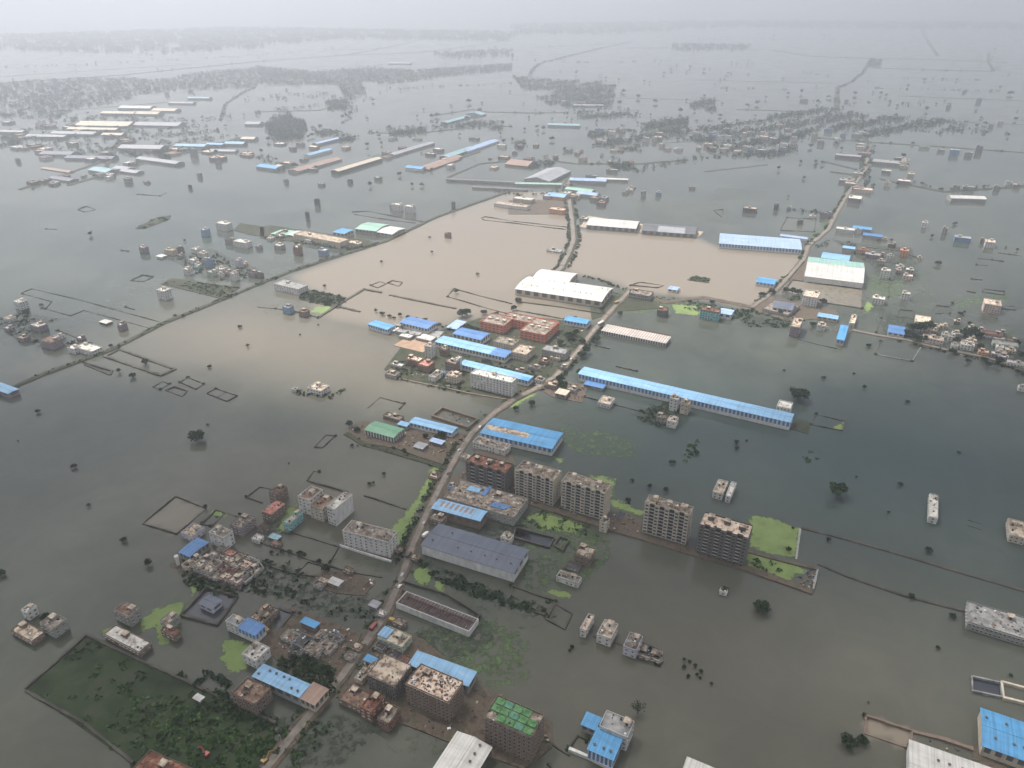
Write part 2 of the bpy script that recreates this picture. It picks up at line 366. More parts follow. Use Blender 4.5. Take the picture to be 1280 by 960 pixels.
def soft_sheet(name, poly, mat, z, label, cat, cell=1.6):
    P = np.array([at(*q) for q in poly]); x0, y0 = P.min(0)-cell; x1, y1 = P.max(0)+cell
    cell = max(cell, (x1-x0)/110, (y1-y0)/110)
    A, B = np.meshgrid(np.arange(x0, x1+cell, cell), np.arange(y0, y1+cell, cell)); ins = np.zeros(A.shape, bool); dd = np.full(A.shape, 1e9)
    for i in range(len(P)):
        (ax, ay), (bx, by) = P[i-1], P[i]
        ins ^= ((ay > B) != (by > B)) & (A < (bx-ax)*(B-ay)/((by-ay) or 1e-9)+ax)
        L2 = (bx-ax)**2+(by-ay)**2+1e-9; tt = np.clip(((A-ax)*(bx-ax)+(B-ay)*(by-ay))/L2, 0, 1)
        dd = np.minimum(dd, np.hypot(A-ax-tt*(bx-ax), B-ay-tt*(by-ay)))
    sd_ = np.where(ins, dd, -dd); w_ = A.shape[1]; mb = MB(); ids = {}; att = []
    for j in range(A.shape[0]-1):
        for i in range(w_-1):
            if max(sd_[j,i], sd_[j+1,i], sd_[j,i+1], sd_[j+1,i+1]) < -3.0: continue
            f = []
            for q in ((j,i),(j,i+1),(j+1,i+1),(j+1,i)):
                if q not in ids: ids[q] = len(mb.v); mb.v.append((A[q], B[q], z)); att.append(sd_[q])
                f.append(ids[q])
            mb.f.append(tuple(f)); mb.m.append(0)
    me_ = mb.mesh(name, [mat]); a_ = me_.attributes.new('edge', 'FLOAT', 'POINT'); a_.data.foreach_set('value', np.array(att, np.float32))
    o = link(name, me_); tag(o, label, cat, kind='stuff'); return o
def inpoly(p, P):
    x, y = p; c = False
    for i in range(len(P)):
        (x1, y1), (x2, y2) = P[i], P[i-1]
        if (y1 > y) != (y2 > y) and x < (x2-x1)*(y-y1)/((y2-y1) or 1e-9)+x1: c = not c
    return c
def ribbon(mb, pts, wd, z0, z1, mi=0, wob=0, slope=0, zj=0):
    P = [Vector(q) for q in pts]; L = []
    if len(P) < 2: return
    Q = []
    for i in range(len(P)-1):
        n = max(1, int((P[i+1]-P[i]).length/(4 if zj else 12))) if wob else 1
        for k in range(n): Q.append(P[i].lerp(P[i+1], k/n))
    Q.append(P[-1]); P = Q
    for i, q in enumerate(P):
        d = (P[min(i+1, len(P)-1)]-P[max(i-1, 0)]).normalized(); nrm = Vector((-d.y, d.x)); h = wd/2*(1+random.uniform(-wob, wob))
        L.append((q+nrm*h, q-nrm*h, q+nrm*(h+slope), q-nrm*(h+slope)))
    n0 = len(mb.v)
    z1b = z1
    for k_, (a, b, c, d) in enumerate(L):
        z1 = z1b*(1+zj*(.6*math.sin(k_*.31+P[0].x)+random.uniform(-.5, .5))-.35*zj) if zj else z1b
        mb.v += [(a.x,a.y,z1),(b.x,b.y,z1),(c.x,c.y,z0),(d.x,d.y,z0)]
    for i in range(len(L)-1):
        k = n0+4*i
        for f in ((k+1,k+5,k+4,k),(k,k+4,k+6,k+2),(k+7,k+5,k+1,k+3)): mb.f.append(f); mb.m.append(mi)
    for k in (n0, n0+4*(len(L)-1)): mb.f.append((k,k+1,k+3,k+2)); mb.m.append(mi)
def embank(name, pixpts, wd, mat, z1=1.0, wob=.15, slope=1.2, kind='structure', label=None, cat=None):
    mb = MB(); ribbon(mb, [at(*q) for q in pixpts], wd, -.8, z1, 0, wob, slope)
    o = mb.build(name, mat); tag(o, label, cat, kind=kind); return o
def bwall(pixpts, wd=.9, h=1.1, look='thin dark plot wall in floodwater', closed=False, mat=None, label=None, group=None):
    s = 1.0 if pixpts[0][1] > 400 else 1.25
    P = list(pixpts) + ([pixpts[0]] if closed else [])
    mb = MB(); ribbon(mb, [at(*q) for q in P], wd*s, -.8, h, 0, .3, .05, 0 if h > 1.7 else (.3 if wd > 1.5 else .6))
    rnd = random.Random(int(pixpts[0][0]*3+pixpts[0][1]))
    if h < 1.7 and wd > .7:
        for q in P:
            if rnd.random() < .3: c_ = at(*q); tuft(mb, (c_[0], c_[1], 0), 1.8, 1.6, 14, .8, 1, rnd)
    o = mb.build('boundary_wall', [mat or BRICKW, LEAF])
    cx = sum(q[0] for q in pixpts)/len(pixpts); cy = sum(q[1] for q in pixpts)/len(pixpts)
    if label: tag(o, label, 'wall', group)
    else: auto(o, look, 'wall', cx, cy, group)
    return o

# ---------------------------------------------------------------- tufts
def tuft(mb, c, r, h, n, leaf, mi=0, rnd=random):
    for _ in range(n):
        th = rnd.uniform(0, 6.283); rr_ = r*math.sqrt(rnd.random()); z = h*(1-(rr_/r)**2*.6)*rnd.uniform(.35, 1.05)
        p = Vector((c[0]+rr_*math.cos(th), c[1]+rr_*math.sin(th), c[2]+z)); s = leaf*rnd.uniform(.6, 1.35)
        a = Vector((rnd.gauss(0,1), rnd.gauss(0,1), rnd.gauss(0,.45))).normalized(); b = a.cross(Vector((rnd.gauss(0,1), rnd.gauss(0,1), rnd.gauss(0,1)))).normalized()
        mb.face([p-a*s-b*s*.6, p+a*s-b*s*.7, p+a*s*.8+b*s*.7, p-a*s*.7+b*s*.8], mi)
def scrub(name, poly, dens, hgt, mat=None, leaf=1.0, label=None, cat='bushes', n=9, rad=2.5, world=False, gap=(-1.6, .6)):
    P = poly if world else [at(*q) for q in poly]
    x0, x1 = min(q[0] for q in P), max(q[0] for q in P); y0, y1 = min(q[1] for q in P), max(q[1] for q in P)
    k = int((x1-x0)*(y1-y0)*dens); mb = MB(); rnd = random.Random(int(abs(x0)*7+abs(y0)))
    ph = rnd.uniform(0, 50)
    for _ in range(k):
        q = (rnd.uniform(x0, x1), rnd.uniform(y0, y1))
        if not inpoly(q, P): continue
        g = math.sin(q[0]*.09+ph)*math.cos(q[1]*.07-ph)+math.sin(q[0]*.031-q[1]*.041)
        if g < rnd.uniform(*gap): continue
        tuft(mb, (q[0], q[1], 0), rad*rnd.uniform(.6, 1.3), hgt*rnd.uniform(.5, 1.4), n, leaf, 0, rnd)
    if not mb.f: return
    o = mb.build(name, mat or LEAF); tag(o, label, cat, kind='stuff'); return o
def hedge(pixpts, wd, dens, hgt, label, mat=None, leaf=.8, rad=1.8, off=0, n=9, name='roadside_bushes'):
    P = [Vector(at(*q)) for q in pixpts]; mb = MB(); rnd = random.Random(len(pixpts)*31+int(P[0].x))
    for i in range(len(P)-1):
        d = P[i+1]-P[i]; L = d.length; d.normalize(); nr_ = Vector((-d.y, d.x))
        for _ in range(int(L*wd*dens)):
            q = P[i]+d*rnd.uniform(0, L)+nr_*(off+rnd.uniform(-wd/2, wd/2))
            if math.sin(q.x*.05+q.y*.043+wd)+math.sin(q.y*.11) < rnd.uniform(-1.9, .9): continue
            tuft(mb, (q.x, q.y, 0), rad*rnd.uniform(.5, 1.5), hgt*rnd.uniform(.4, 1.5), n, leaf, 0, rnd)
    o = mb.build(name, mat or LEAF2); tag(o, label, 'bushes', kind='stuff'); return o

# ---------------------------------------------------------------- trees (unit prototypes, scaled copies)
def tree_mesh(seed, clumps, per, leaf, flat=.75, spread=1.0):
    rnd = random.Random(seed); cr = MB(); tr = MB()
    tr.cyl(0, 0, .06, -.3, .55, 7, 0, .035)
    cs = []
    for k in range(clumps):
        th = rnd.uniform(0, 6.283); rr_ = spread*.72*math.sqrt(rnd.random()); z = .72+flat*.55*(1-(rr_/spread)**2)*rnd.uniform(.2, 1.0)+rnd.uniform(-.14, .08)
        c = Vector((rr_*math.cos(th), rr_*math.sin(th), z)); cs.append(c)
        r = rnd.uniform(.2, .38)
        for _ in range(per):
            d = Vector((rnd.gauss(0,1), rnd.gauss(0,1), rnd.gauss(0,.8))).normalized()*r*rnd.uniform(.5, 1.05); q = c+d
            a = Vector((rnd.gauss(0,1), rnd.gauss(0,1), rnd.gauss(0,.5))).normalized(); b = a.cross(Vector((rnd.gauss(0,1), rnd.gauss(0,1), rnd.gauss(0,1)))).normalized(); s = leaf*rnd.uniform(.6, 1.4)
            cr.face([q-a*s-b*s*.6, q+a*s-b*s*.7, q+a*s*.8+b*s*.7, q-a*s*.7+b*s*.8])
    for c in cs[:9]: tr.bar((0, 0, .42), c*.92, .018)
    return tr.mesh('trunk', [BARK]), cr.mesh('crown', [LEAF])
PROT = [tree_mesh(1, 26, 34, .085), tree_mesh(2, 22, 34, .09, .9, .9), tree_mesh(3, 30, 30, .08, .6, 1.1), tree_mesh(4, 18, 26, .09, 1.2, .75)]
PFAR = [tree_mesh(11, 9, 14, .16), tree_mesh(12, 10, 14, .15, 1.1, .8), tree_mesh(13, 8, 14, .17, .7, 1.1)]
BARE = tree_mesh(21, 16, 9, .06, .9, .95)
GREEN2 = []
for tm, cm in PROT[:2]:
    c2 = cm.copy(); c2.materials.clear(); c2.materials.append(LEAF2); GREEN2.append((tm, c2))
NTREE = [0]
def tree(x, y, wpx, look='dark round tree standing in floodwater', prot=None, hk=1.0, label=None, group=None, name='tree', sink=0, cat='tree'):
    """x, y = pixel of the foot; wpx = crown width in the photograph's pixels"""
    X, Y = at(x, y); s = wpx/ (FPX/(Y*_cp+CAM_H*_sp)) / 2 / .95
    NTREE[0] += 1; k = NTREE[0]
    P = prot or (PROT[k % 4] if y > 300 else PFAR[k % 3])
    e = empty(name, (X, Y, -sink), (k*2.4) % 6.28); e.scale = (s, s, s*hk)
    link('trunk', P[0], e); link('crown', P[1], e)
    if label: tag(e, label, cat, group)
    else: auto(e, look, cat, x, y, group)
    return e
# ================================================================ BUILDINGS
GRID = R(-27.0)
WINC = {}
def win_mesh(w_, h_, shade=True, kind=0):
    k = (round(w_*5)/5, round(h_*5)/5, shade, kind)
    if k in WINC: return WINC[k]
    w_, h_ = k[0], k[1]; mb = MB(); f = .14
    for b in ((-w_/2-f,-.07,0-f,-w_/2,0,h_+f),(w_/2,-.07,0-f,w_/2+f,0,h_+f),(-w_/2,-.07,-f,w_/2,0,0),(-w_/2,-.07,h_,w_/2,0,h_+f)): mb.box(*b, 0)
    mb.face([(-w_/2,-.02,0),(w_/2,-.02,0),(w_/2,-.02,h_),(-w_/2,-.02,h_)], 1)
    if shade: mb.box(-w_/2-.3, -.6, h_+f, w_/2+.3, 0, h_+f+.1, 0)
    if kind == 1:   # balcony: slab, parapet, dark opening
        mb = MB(); mb.box(-w_/2, -1.3, -.95, w_/2, 0, -.8, 0); mb.box(-w_/2, -1.3, -.8, w_/2, -1.18, .15, 0)
        mb.face([(-w_/2,-.02,-.8),(w_/2,-.02,-.8),(w_/2,-.02,h_),(-w_/2,-.02,h_)], 1)
    WINC[k] = mb.mesh('window', [FRAME, GLASS]); return WINC[k]
FACES = {'f': (lambda L, D: (0, 0, 1, 0, L, 0)), 'r': (lambda L, D: (L, 0, 0, 1, D, 90)), 'b': (lambda L, D: (L, D, -1, 0, L, 180)), 'l': (lambda L, D: (0, D, 0, -1, D, 270))}
def facade(root, L, D, face, floors, fh, cols, z0=1.0, ww=1.3, wh=1.35, shade=True, kind=0, skip=0, counter=None, mat=None, x_off=(0, 0), every=None, name='window', out=0):
    ox, oy, dx, dy, ln, rz = FACES[face](L, D)
    a, b = x_off; ln2 = ln-a-b
    for fl in range(floors):
        for c in range(cols):
            if every is not None and c % 2 != every: continue
            if skip and random.random() < skip: continue
            if counter is not None:
                if counter[0] >= 100: return
                counter[0] += 1
            s = a+ln2*(c+.5)/cols; nrm = (dy, -dx)
            o = link(name, win_mesh(ww, wh, shade, kind), root)
            o.location = (ox+dx*s+nrm[0]*out, oy+dy*s+nrm[1]*out, z0+fl*fh); o.rotation_euler = (0, 0, R(rz))
def rect3(P0, P1, P2, h, snap=None):
    A, B, C_ = Vector(at(*P0, h)), Vector(at(*P1, h)), Vector(at(*P2, h))
    u = B-A; L = u.length
    if snap is None: snap = L < 30
    ang = GRID if snap else math.atan2(u.y, u.x)
    ud = Vector((math.cos(ang), math.sin(ang))); vd = Vector((-ud.y, ud.x))
    return A, max(3.0, u.dot(ud)), max(3.0, (C_-A).dot(vd)), ang
W['rust'] = wallm('rust', (.24,.13,.09))
def wallname(w_): return W[w_] if isinstance(w_, str) else w_
def roof_bits(root, L, D, z, par=.9, wall='grey', stair=True, tanks=1, clutter=0, seed=0, tank='b', bars=False):
    rnd = random.Random(seed)
    if par:
        t_ = .22; mb = MB()
        mb.box(0,0,z,L,t_,z+par); mb.box(0,D-t_,z,L,D,z+par); mb.box(0,t_,z,t_,D-t_,z+par); mb.box(L-t_,t_,z,L,D-t_,z+par)
        mb.build('parapet', wallname(wall), root)
    if stair and L > 5 and D > 5:
        sx, sy = min(4.0, L*.38), min(3.6, D*.38); x = rnd.uniform(.6, L-sx-.6); y = rnd.uniform(D*.45, max(D*.46, D-sy-.5))
        mb = MB(); mb.box(x, y, z, x+sx, y+sy, z+2.5, 0); mb.box(x-.25, y-.25, z+2.5, x+sx+.25, y+sy+.25, z+2.68, 1)
        sr = mb.build('stair_room', [wallname(wall), RF['tan']], root)
        mb = MB(); mb.box(x+sx*.3,y-.05,z+.05,x+sx*.65,y-.01,z+2.05); mb.build('door', GLASS, sr)
    for _ in range(tanks):
        x, y = rnd.uniform(1.2, max(1.3, L-1.2)), rnd.uniform(1.2, max(1.3, D-1.2))
        mb = MB(); mb.cyl(x, y, .75, z, z+1.25, 9, 0); mb.cyl(x, y, .75, z+1.25, z+1.55, 9, 0, .3)
        mb.build('water_tank', TANKB if rnd.random() < .6 and tank == 'b' else TANKW, root)
    if bars:
        mb = MB(); nx_, ny_ = max(2, int(L/3.6)), max(2, int(D/3.6))
        for i in range(nx_+1):
            for j in range(ny_+1):
                if rnd.random() < .8:
                    x, y = .3+(L-.6)*i/nx_, .3+(D-.6)*j/ny_; mb.box(x-.17, y-.17, z, x+.17, y+.17, z+rnd.uniform(.8, 2.6))
        mb.build('column_stub', W['grey'], root)
    if clutter:
        mb = MB()
        for _ in range(clutter):
            x, y = rnd.uniform(.5, L-1), rnd.uniform(.5, D-1); a, b = rnd.uniform(.3, 1.5), rnd.uniform(.3, 1.3)
            mb.obox((x, y), a, b, z, z+rnd.uniform(.15, .9), rnd.uniform(0, 3), rnd.choice((0,0,0,0,0,2,3,3,4,4,4,4,1) if rnd.random() < .5 else (0,4,3)))
        o = mb.build('roof_clutter', [RF['dirty'], MT['sky'], TANKW, W['brick'], RF['dark']], root); o['kind'] = 'stuff'
def house(P0, P1=None, P2=None, h=7, wall='white', roof='tan', label=None, look=None, cat='house', name='house', group=None, dims=None, ang=None,
          fl=None, far=None, par=.9, tanks=1, stair=True, clutter=5, unfin=False, cols=None, wins='frl', seed=None, tank='b'):
    if dims:    # P0 = pixel of the base centre; dims = (along, across) metres
        X, Y = at(*P0); L, D = dims; a = GRID if ang is None else R(ang)
        A = Vector((X, Y)) - Vector((math.cos(a), math.sin(a)))*L/2 - Vector((-math.sin(a), math.cos(a)))*D/2
    else:
        A, L, D, a = rect3(P0, P1, P2, h)
    cxw = A + Vector((math.cos(a), math.sin(a)))*L/2 + Vector((-math.sin(a), math.cos(a)))*D/2
    pxy = px(cxw.x, cxw.y, h*.5)
    seed = int(abs(A.x*13+A.y*7)) if seed is None else seed; rnd = random.Random(seed)
    far = (pxy[1] < 300) if far is None else far
    root = empty(name, (A.x, A.y, 0), a)
    fl = fl or max(1, int(round(h/3.1))); fh = h/fl
    mb = MB(); mb.box(0, 0, -1.0, L, D, h-.18, 0)
    if unfin:
        for f_ in range(1, fl): mb.box(-.28, -.28, f_*fh-.12, L+.28, D+.28, f_*fh+.1, 0)
    nc = cols or max(1, int(L/3.2)); nd = max(1, int(D/3.4))
    if far:     # openings too small to part out: shallow recess faces on the wall itself
        for f_ in range(fl):
            z = f_*fh+.9
            for c in range(nc):
                x = L*(c+.5)/nc; mb.face([(x-.75,-.03,z),(x+.75,-.03,z),(x+.75,-.03,z+1.4),(x-.75,-.03,z+1.4)], 1)
            for c in range(nd):
                y = D*(c+.5)/nd; mb.face([(L+.03,y-.7,z),(L+.03,y+.7,z),(L+.03,y+.7,z+1.4),(L+.03,y-.7,z+1.4)], 1)
                mb.face([(-.03,y+.7,z),(-.03,y-.7,z),(-.03,y-.7,z+1.4),(-.03,y+.7,z+1.4)], 1)
    mb.build('wall', [wallname(wall), GLASS], root)
    mb = MB(); mb.box(-.25, -.25, h-.18, L+.25, D+.25, h, 0); mb.build('roof', RF[roof] if isinstance(roof, str) and roof in RF else roof, root)
    roof_bits(root, L, D, h, par if not far else par*.8, wall if not unfin else 'brown', stair, tanks if not far else min(1, tanks), 0 if far else clutter, seed, tank=tank, bars=unfin)
    if not far:
        ct = [0]
        for fc in wins:
            facade(root, L, D, fc, fl, fh, nc if fc in 'fb' else nd, z0=min(1.1, fh*.36), ww=1.3 if not unfin else 1.7, wh=min(1.35, fh*.45), shade=not unfin, skip=.12, counter=ct)
    if label: tag(root, label, cat, group)
    else: auto(root, look or 'small flat roofed house in floodwater', cat, pxy[0], pxy[1], group)
    return root
def shed(P0, P1, P2, h=7, roof='sky', wall='grey', bay='blue', label=None, look=None, cat='warehouse', name='warehouse', group=None, rise=.11, axis='u',
         bays=None, vents=0, roof2=None, mono=False, arch=False, skirt=.45, win='fr', cap=True, patch=None, ang_free=True, lights=0, over=.6, far=None, open_f=False):
    A, L, D, a = rect3(P0, P1, P2, h)
    mid = A + Vector((math.cos(a), math.sin(a)))*L/2 + Vector((-math.sin(a), math.cos(a)))*D/2
    pxy = px(mid.x, mid.y, h)
    root = empty(name, (A.x, A.y, 0), a)
    far = pxy[1] < 235 if far is None else far
    sp = D if axis == 'u' else L; rz = sp*rise
    # roof surface profile across the span
    def prof(s):
        if mono: return rz*s
        if arch: return rz*(1-(2*s-1)**2)
        return rz*(1-abs(2*s-1))
    ns = 10 if arch else (1 if mono else 2)
    mb = MB(); t_ = .22
    def P(s, e, z):   # s across 0..1, e along 0..1 -> local
        if axis == 'u': return ((-over+(L+2*over)*e), -over+(D+2*over)*s, z)
        return (-over+(L+2*over)*s, -over+(D+2*over)*e, z)
    for i in range(ns):
        s0, s1 = i/ns, (i+1)/ns; z0, z1 = h+prof(s0), h+prof(s1); mi = 1 if (roof2 and s0 >= .5) else 0
        q = [P(s0,0,z0), P(s0,1,z0), P(s1,1,z1), P(s1,0,z1)]
        if axis == 'u': q = q
        else: q = q[::-1]
        mb.face(q, mi); mb.face([(x, y, z-t_) for x, y, z in q[::-1]], mi)
        for e in (0, 1):
            c = [P(s0,e,z0), P(s1,e,z1)]; mb.face([c[0], c[1], (c[1][0],c[1][1],c[1][2]-t_), (c[0][0],c[0][1],c[0][2]-t_)], mi)
    for s in (0, 1):
        z0 = h+prof(s); c = [P(s,0,z0), P(s,1,z0)]; mb.face([c[0], c[1], (c[1][0],c[1][1],z0-t_), (c[0][0],c[0][1],z0-t_)], 0)
    roof_o = mb.build('roof', [MT[roof], MT[roof2 or roof]], root)
    # walls with gable ends
    wm = wallname(wall); mb = MB()
    def ring(s, e):
        x = L*e if axis == 'u' else L*s; y = D*s if axis == 'u' else D*e
        return x, y, h+prof((over+sp*s)/(sp+2*over))-t_-.02
    cor = [(0,0),(1,0),(1,1),(0,1)]
    for i in range(4):
        (s0, e0), (s1, e1) = cor[i-1], cor[i]; n = ns if e0 == e1 else 1
        for k in range(n):
            f0, f1 = k/n, (k+1)/n; pa = ring(s0+(s1-s0)*f0, e0+(e1-e0)*f0); pb = ring(s0+(s1-s0)*f1, e0+(e1-e0)*f1)
            mb.face([(pa[0],pa[1],-1),(pb[0],pb[1],-1),pb,pa])
    mb.build('wall', wm, root)
    bm_ = MT[bay] if bay in MT else W.get(bay, GLASS)
    nb_ = bays if bays is not None else max(2, int(L/5.2))
    z0 = h*skirt
    cnt = 0
    for fc in win:
        ox, oy, dx, dy, ln, rot = FACES[fc](L, D); k_ = nb_ if fc in 'fb' else max(1, int(nb_*D/L+.5)); wd = ln/k_*.58
        if far: break
        pm = MB(); pm.box(-wd/2, -.12, 0, wd/2, -.0, h-.5-z0, 0); pme = pm.mesh('wall_panel', [bm_])
        for k in range(k_):
            if cnt >= 100: break
            cnt += 1; s = ln*(k+.5)/k_; o = link('wall_panel', pme, root); o.location = (ox+dx*s, oy+dy*s, z0); o.rotation_euler = (0, 0, R(rot))
    if cap and not mono and not arch:
        mb = MB()
        if axis == 'u': mb.box(-over, D/2-.35, h+rz-.03, L+over, D/2+.35, h+rz+.16)
        else: mb.box(L/2-.35, -over, h+rz-.03, L/2+.35, D+over, h+rz+.16)
        mb.build('ridge_cap', MT[roof], roof_o)
    rnd = random.Random(int(L*D))
    for k in range(vents):
        if axis == 'u': x, s = L*(k+.5)/vents+rnd.uniform(-1,1), rnd.choice((.27,.75)); y = D*s
        else: y, s = D*(k+.5)/vents+rnd.uniform(-1,1), rnd.choice((.27,.73)); x = L*s
        z = h+prof(s); mb = MB(); mb.cyl(x, y, .55, z-.2, z+.8, 8, 0); mb.cyl(x, y, .85, z+.8, z+1.1, 8, 0, .3); mb.build('roof_vent', W['dark'], roof_o)
    if patch:   # a band of other sheets lying on the roof: (e0, e1, s0, s1, material key)
        pp = []
        for e0, e1, s0, s1, mk in patch:
            pp += [(e0,e1,s0,.5,mk),(e0,e1,.5,s1,mk)] if (s0 < .49 and s1 > .51 and not mono) else [(e0,e1,s0,s1,mk)]
        for e0, e1, s0, s1, mk in pp:
            mb = MB(); q = [P(s0,e0,h+prof(s0)+.05), P(s0,e1,h+prof(s0)+.05), P(s1,e1,h+prof(s1)+.05), P(s1,e0,h+prof(s1)+.05)]
            if axis != 'u': q = q[::-1]
            mb.face(q); 
            o = mb.build('roof_panel', MT.get(mk) or RF.get(mk), roof_o)
    if label: tag(root, label, cat, group)
    else: auto(root, look or 'metal roofed shed', cat, pxy[0], pxy[1], group)
    return root
def tower(P0, P1, P2, h, label, wall='beige', roof='dirty', floors=9, cols=9, dark=False, group=None, side=3, notch=2):
    A, L, D, a = rect3(P0, P1, P2, h, snap=True)
    root = empty('apartment_tower', (A.x, A.y, 0), a); fh = h/floors; wm = wallname(wall)
    mb = MB(); mb.box(0, 1.5, -1, L, D-1.2, h-.2, 1)  # core in dark material: shade of the balcony recesses put into its colour
    colw = L/cols; piers = []
    for c in range(cols):
        if c % 2 == 0:
            x0, x1 = c*colw+.12, (c+1)*colw-.12; mb.box(x0, 0, -1, x1, 1.5, h-.2, 0); mb.box(x0, D-1.2, -1, x1, D, h-.2, 0)
    for f_ in range(1, floors): 
        mb.box(-.15, 1.35, f_*fh-.1, L+.15, D-1.05, f_*fh+.12, 0)
    mb.face([(L+.02,1.5,-1),(L+.02,D-1.2,-1),(L+.02,D-1.2,h-.3),(L+.02,1.5,h-.3)], 0); mb.face([(-.02,D-1.2,-1),(-.02,1.5,-1),(-.02,1.5,h-.3),(-.02,D-1.2,h-.3)], 0)
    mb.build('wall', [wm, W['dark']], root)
    mb = MB(); mb.box(0, 1.5, h-.2, L, D-1.2, h, 0)
    for c in range(0, cols, 2):
        x0, x1 = c*colw-.1, (c+1)*colw+.1; mb.box(max(-.1,x0), -.15, h-.2, x1, 1.5, h, 0); mb.box(max(-.1,x0), D-1.2, h-.2, x1, D+.15, h, 0)
    mb.build('roof', RF[roof], root)
    mb = MB(); z = h; pa = 1.1
    for c in range(0, cols, 2):
        x0, x1 = max(0, c*colw-.1), (c+1)*colw
        mb.box(x0, -.15, z, x1, .07, z+pa); mb.box(x0, .07, z, x0+.2, 1.6, z+pa); mb.box(x1-.2, .07, z, x1, 1.6, z+pa)
    mb.box(0, 1.6, z, .2, D-1.25, z+pa); mb.box(L-.2, 1.6, z, L, D-1.25, z+pa); mb.box(0, D-1.25, z, L, D-1.05, z+pa)
    for c in range(1, cols, 2):
        mb.box(c*colw, 1.55, z, (c+1)*colw, 1.75, z+pa)
    mb.build('parapet', W['cream'] if not dark else wm, root)
    rnd = random.Random(int(A.x))
    for k in range(3):
        x = L*(.12+.3*k)+rnd.uniform(0, 2); y = D*rnd.uniform(.35, .55); s1, s2, hh = rnd.uniform(3, 5), rnd.uniform(3, 4.5), rnd.uniform(2.2, 3.6)
        mb = MB(); mb.box(x, y, z, x+s1, y+s2, z+hh, 0); mb.box(x-.2, y-.2, z+hh, x+s1+.2, y+s2+.2, z+hh+.2, 1); mb.build('stair_room', [W['cream'] if not dark else wm, RF['tan']], root)
    for k in range(4):
        x, y = rnd.uniform(1, L-1), rnd.uniform(2, D-2); mb = MB(); mb.cyl(x, y, .8, z, z+1.5, 9); mb.build('water_tank', rnd.choice((TANKB, TANKW)), root)
    mb = MB()
    for _ in range(26):
        mb.obox((rnd.uniform(1, L-1), rnd.uniform(2, D-1.5)), rnd.uniform(.3, 2.2), rnd.uniform(.2, .9), z, z+rnd.uniform(.2, .9), rnd.uniform(0, 3), rnd.choice((0,1,2)))
    o = mb.build('roof_clutter', [RF['tan'], RF['dirty'], W['brick']], root); o['kind'] = 'stuff'
    for c in range(cols):
        kind = 0 if c % 2 == 0 else 1
        me_ = win_mesh(colw*.58, 1.7, not dark) if kind == 0 else win_mesh(colw-.3, 1.9, False, 1)
        for f_ in range(floors):
            o = link('window' if kind == 0 else 'balcony', me_, root)
            o.location = ((c+.5)*colw, 0 if kind == 0 else 1.35, f_*fh+(1.0 if kind == 0 else .95))
    ct = [floors*cols]
    facade(root, L, D-2.7, 'r', floors, fh, side, z0=1.0, ww=1.5, wh=1.4, shade=not dark, counter=ct, out=0)
    for o in root.children:
        if o.name.startswith('window') and abs(o.rotation_euler.z-R(90)) < .01: o.location.y += 1.5
    tag(root, label, 'apartment tower', group); return root
def cylinder_tank(x, y, r, h, label, mat=None):
    X, Y = at(x, y); e = empty('water_tower', (X, Y, 0)); mb = MB(); mb.cyl(0, 0, r*.8, -1, h*.7, 14, 0); mb.build('shaft', mat or W['white'], e)
    mb = MB(); mb.cyl(0, 0, r, h*.7, h, 14, 0); mb.cyl(0, 0, r, h, h+.5, 14, 0, .3); mb.build('tank', mat or W['white'], e); tag(e, label, 'water tower')
def rubble(poly, dens, label, hmax=1.0, mats=None, name='rubble', smin=.5, smax=2.4, z=0.0):
    P = [at(*q) for q in poly]; x0, x1 = min(q[0] for q in P), max(q[0] for q in P); y0, y1 = min(q[1] for q in P), max(q[1] for q in P)
    rnd = random.Random(int(x0)); mb = MB(); mats = mats or [RF['dirty'], RF['tan'], W['brick'], RF['dark'], TANKW, MT['sky']]
    wts = [6, 3, 4, 6, .5, .25][:len(mats)]
    for _ in range(int((x1-x0)*(y1-y0)*dens)):
        q = (rnd.uniform(x0, x1), rnd.uniform(y0, y1))
        if inpoly(q, P): mb.obox(q, rnd.uniform(smin, smax), rnd.uniform(smin*.6, smax*.6), -.3+z, z+rnd.uniform(.2, hmax), rnd.uniform(0, 3), rnd.choices(range(len(mats)), wts)[0])
    if mb.f: o = mb.build(name, mats); tag(o, label, 'debris', kind='stuff'); return o
# ---------------------------------------------------------------- vehicles
PAINT = {k: plain('paint_'+k, c, .35) for k, c in dict(white=(.7,.7,.68), red=(.34,.07,.05), yellow=(.36,.23,.06), dark=(.05,.05,.055), silver=(.4,.41,.42), blue=(.05,.12,.35), orange=(.6,.16,.04), darkred=(.22,.05,.04)).items()}
TYRE = plain('tyre', (.02,.02,.02), .9)
def wheels(root, xs, wy, r):
    for x in xs:
        for s in (-1, 1):
            mb = MB(); n = 10; b = len(mb.v)
            for k in range(n):
                an = 6.283*k/n; mb.v += [(x+r*math.cos(an), s*wy-.12, r+r*math.sin(an)), (x+r*math.cos(an), s*wy+.12, r+r*math.sin(an))]
            for k in range(n): j = (k+1) % n; mb.f.append((2*k, 2*j, 2*j+1, 2*k+1)); mb.m.append(0)
            mb.f += [tuple(2*k for k in range(n)), tuple(2*k+1 for k in range(n))]; mb.m += [0, 0]; mb.build('wheel', TYRE, root)
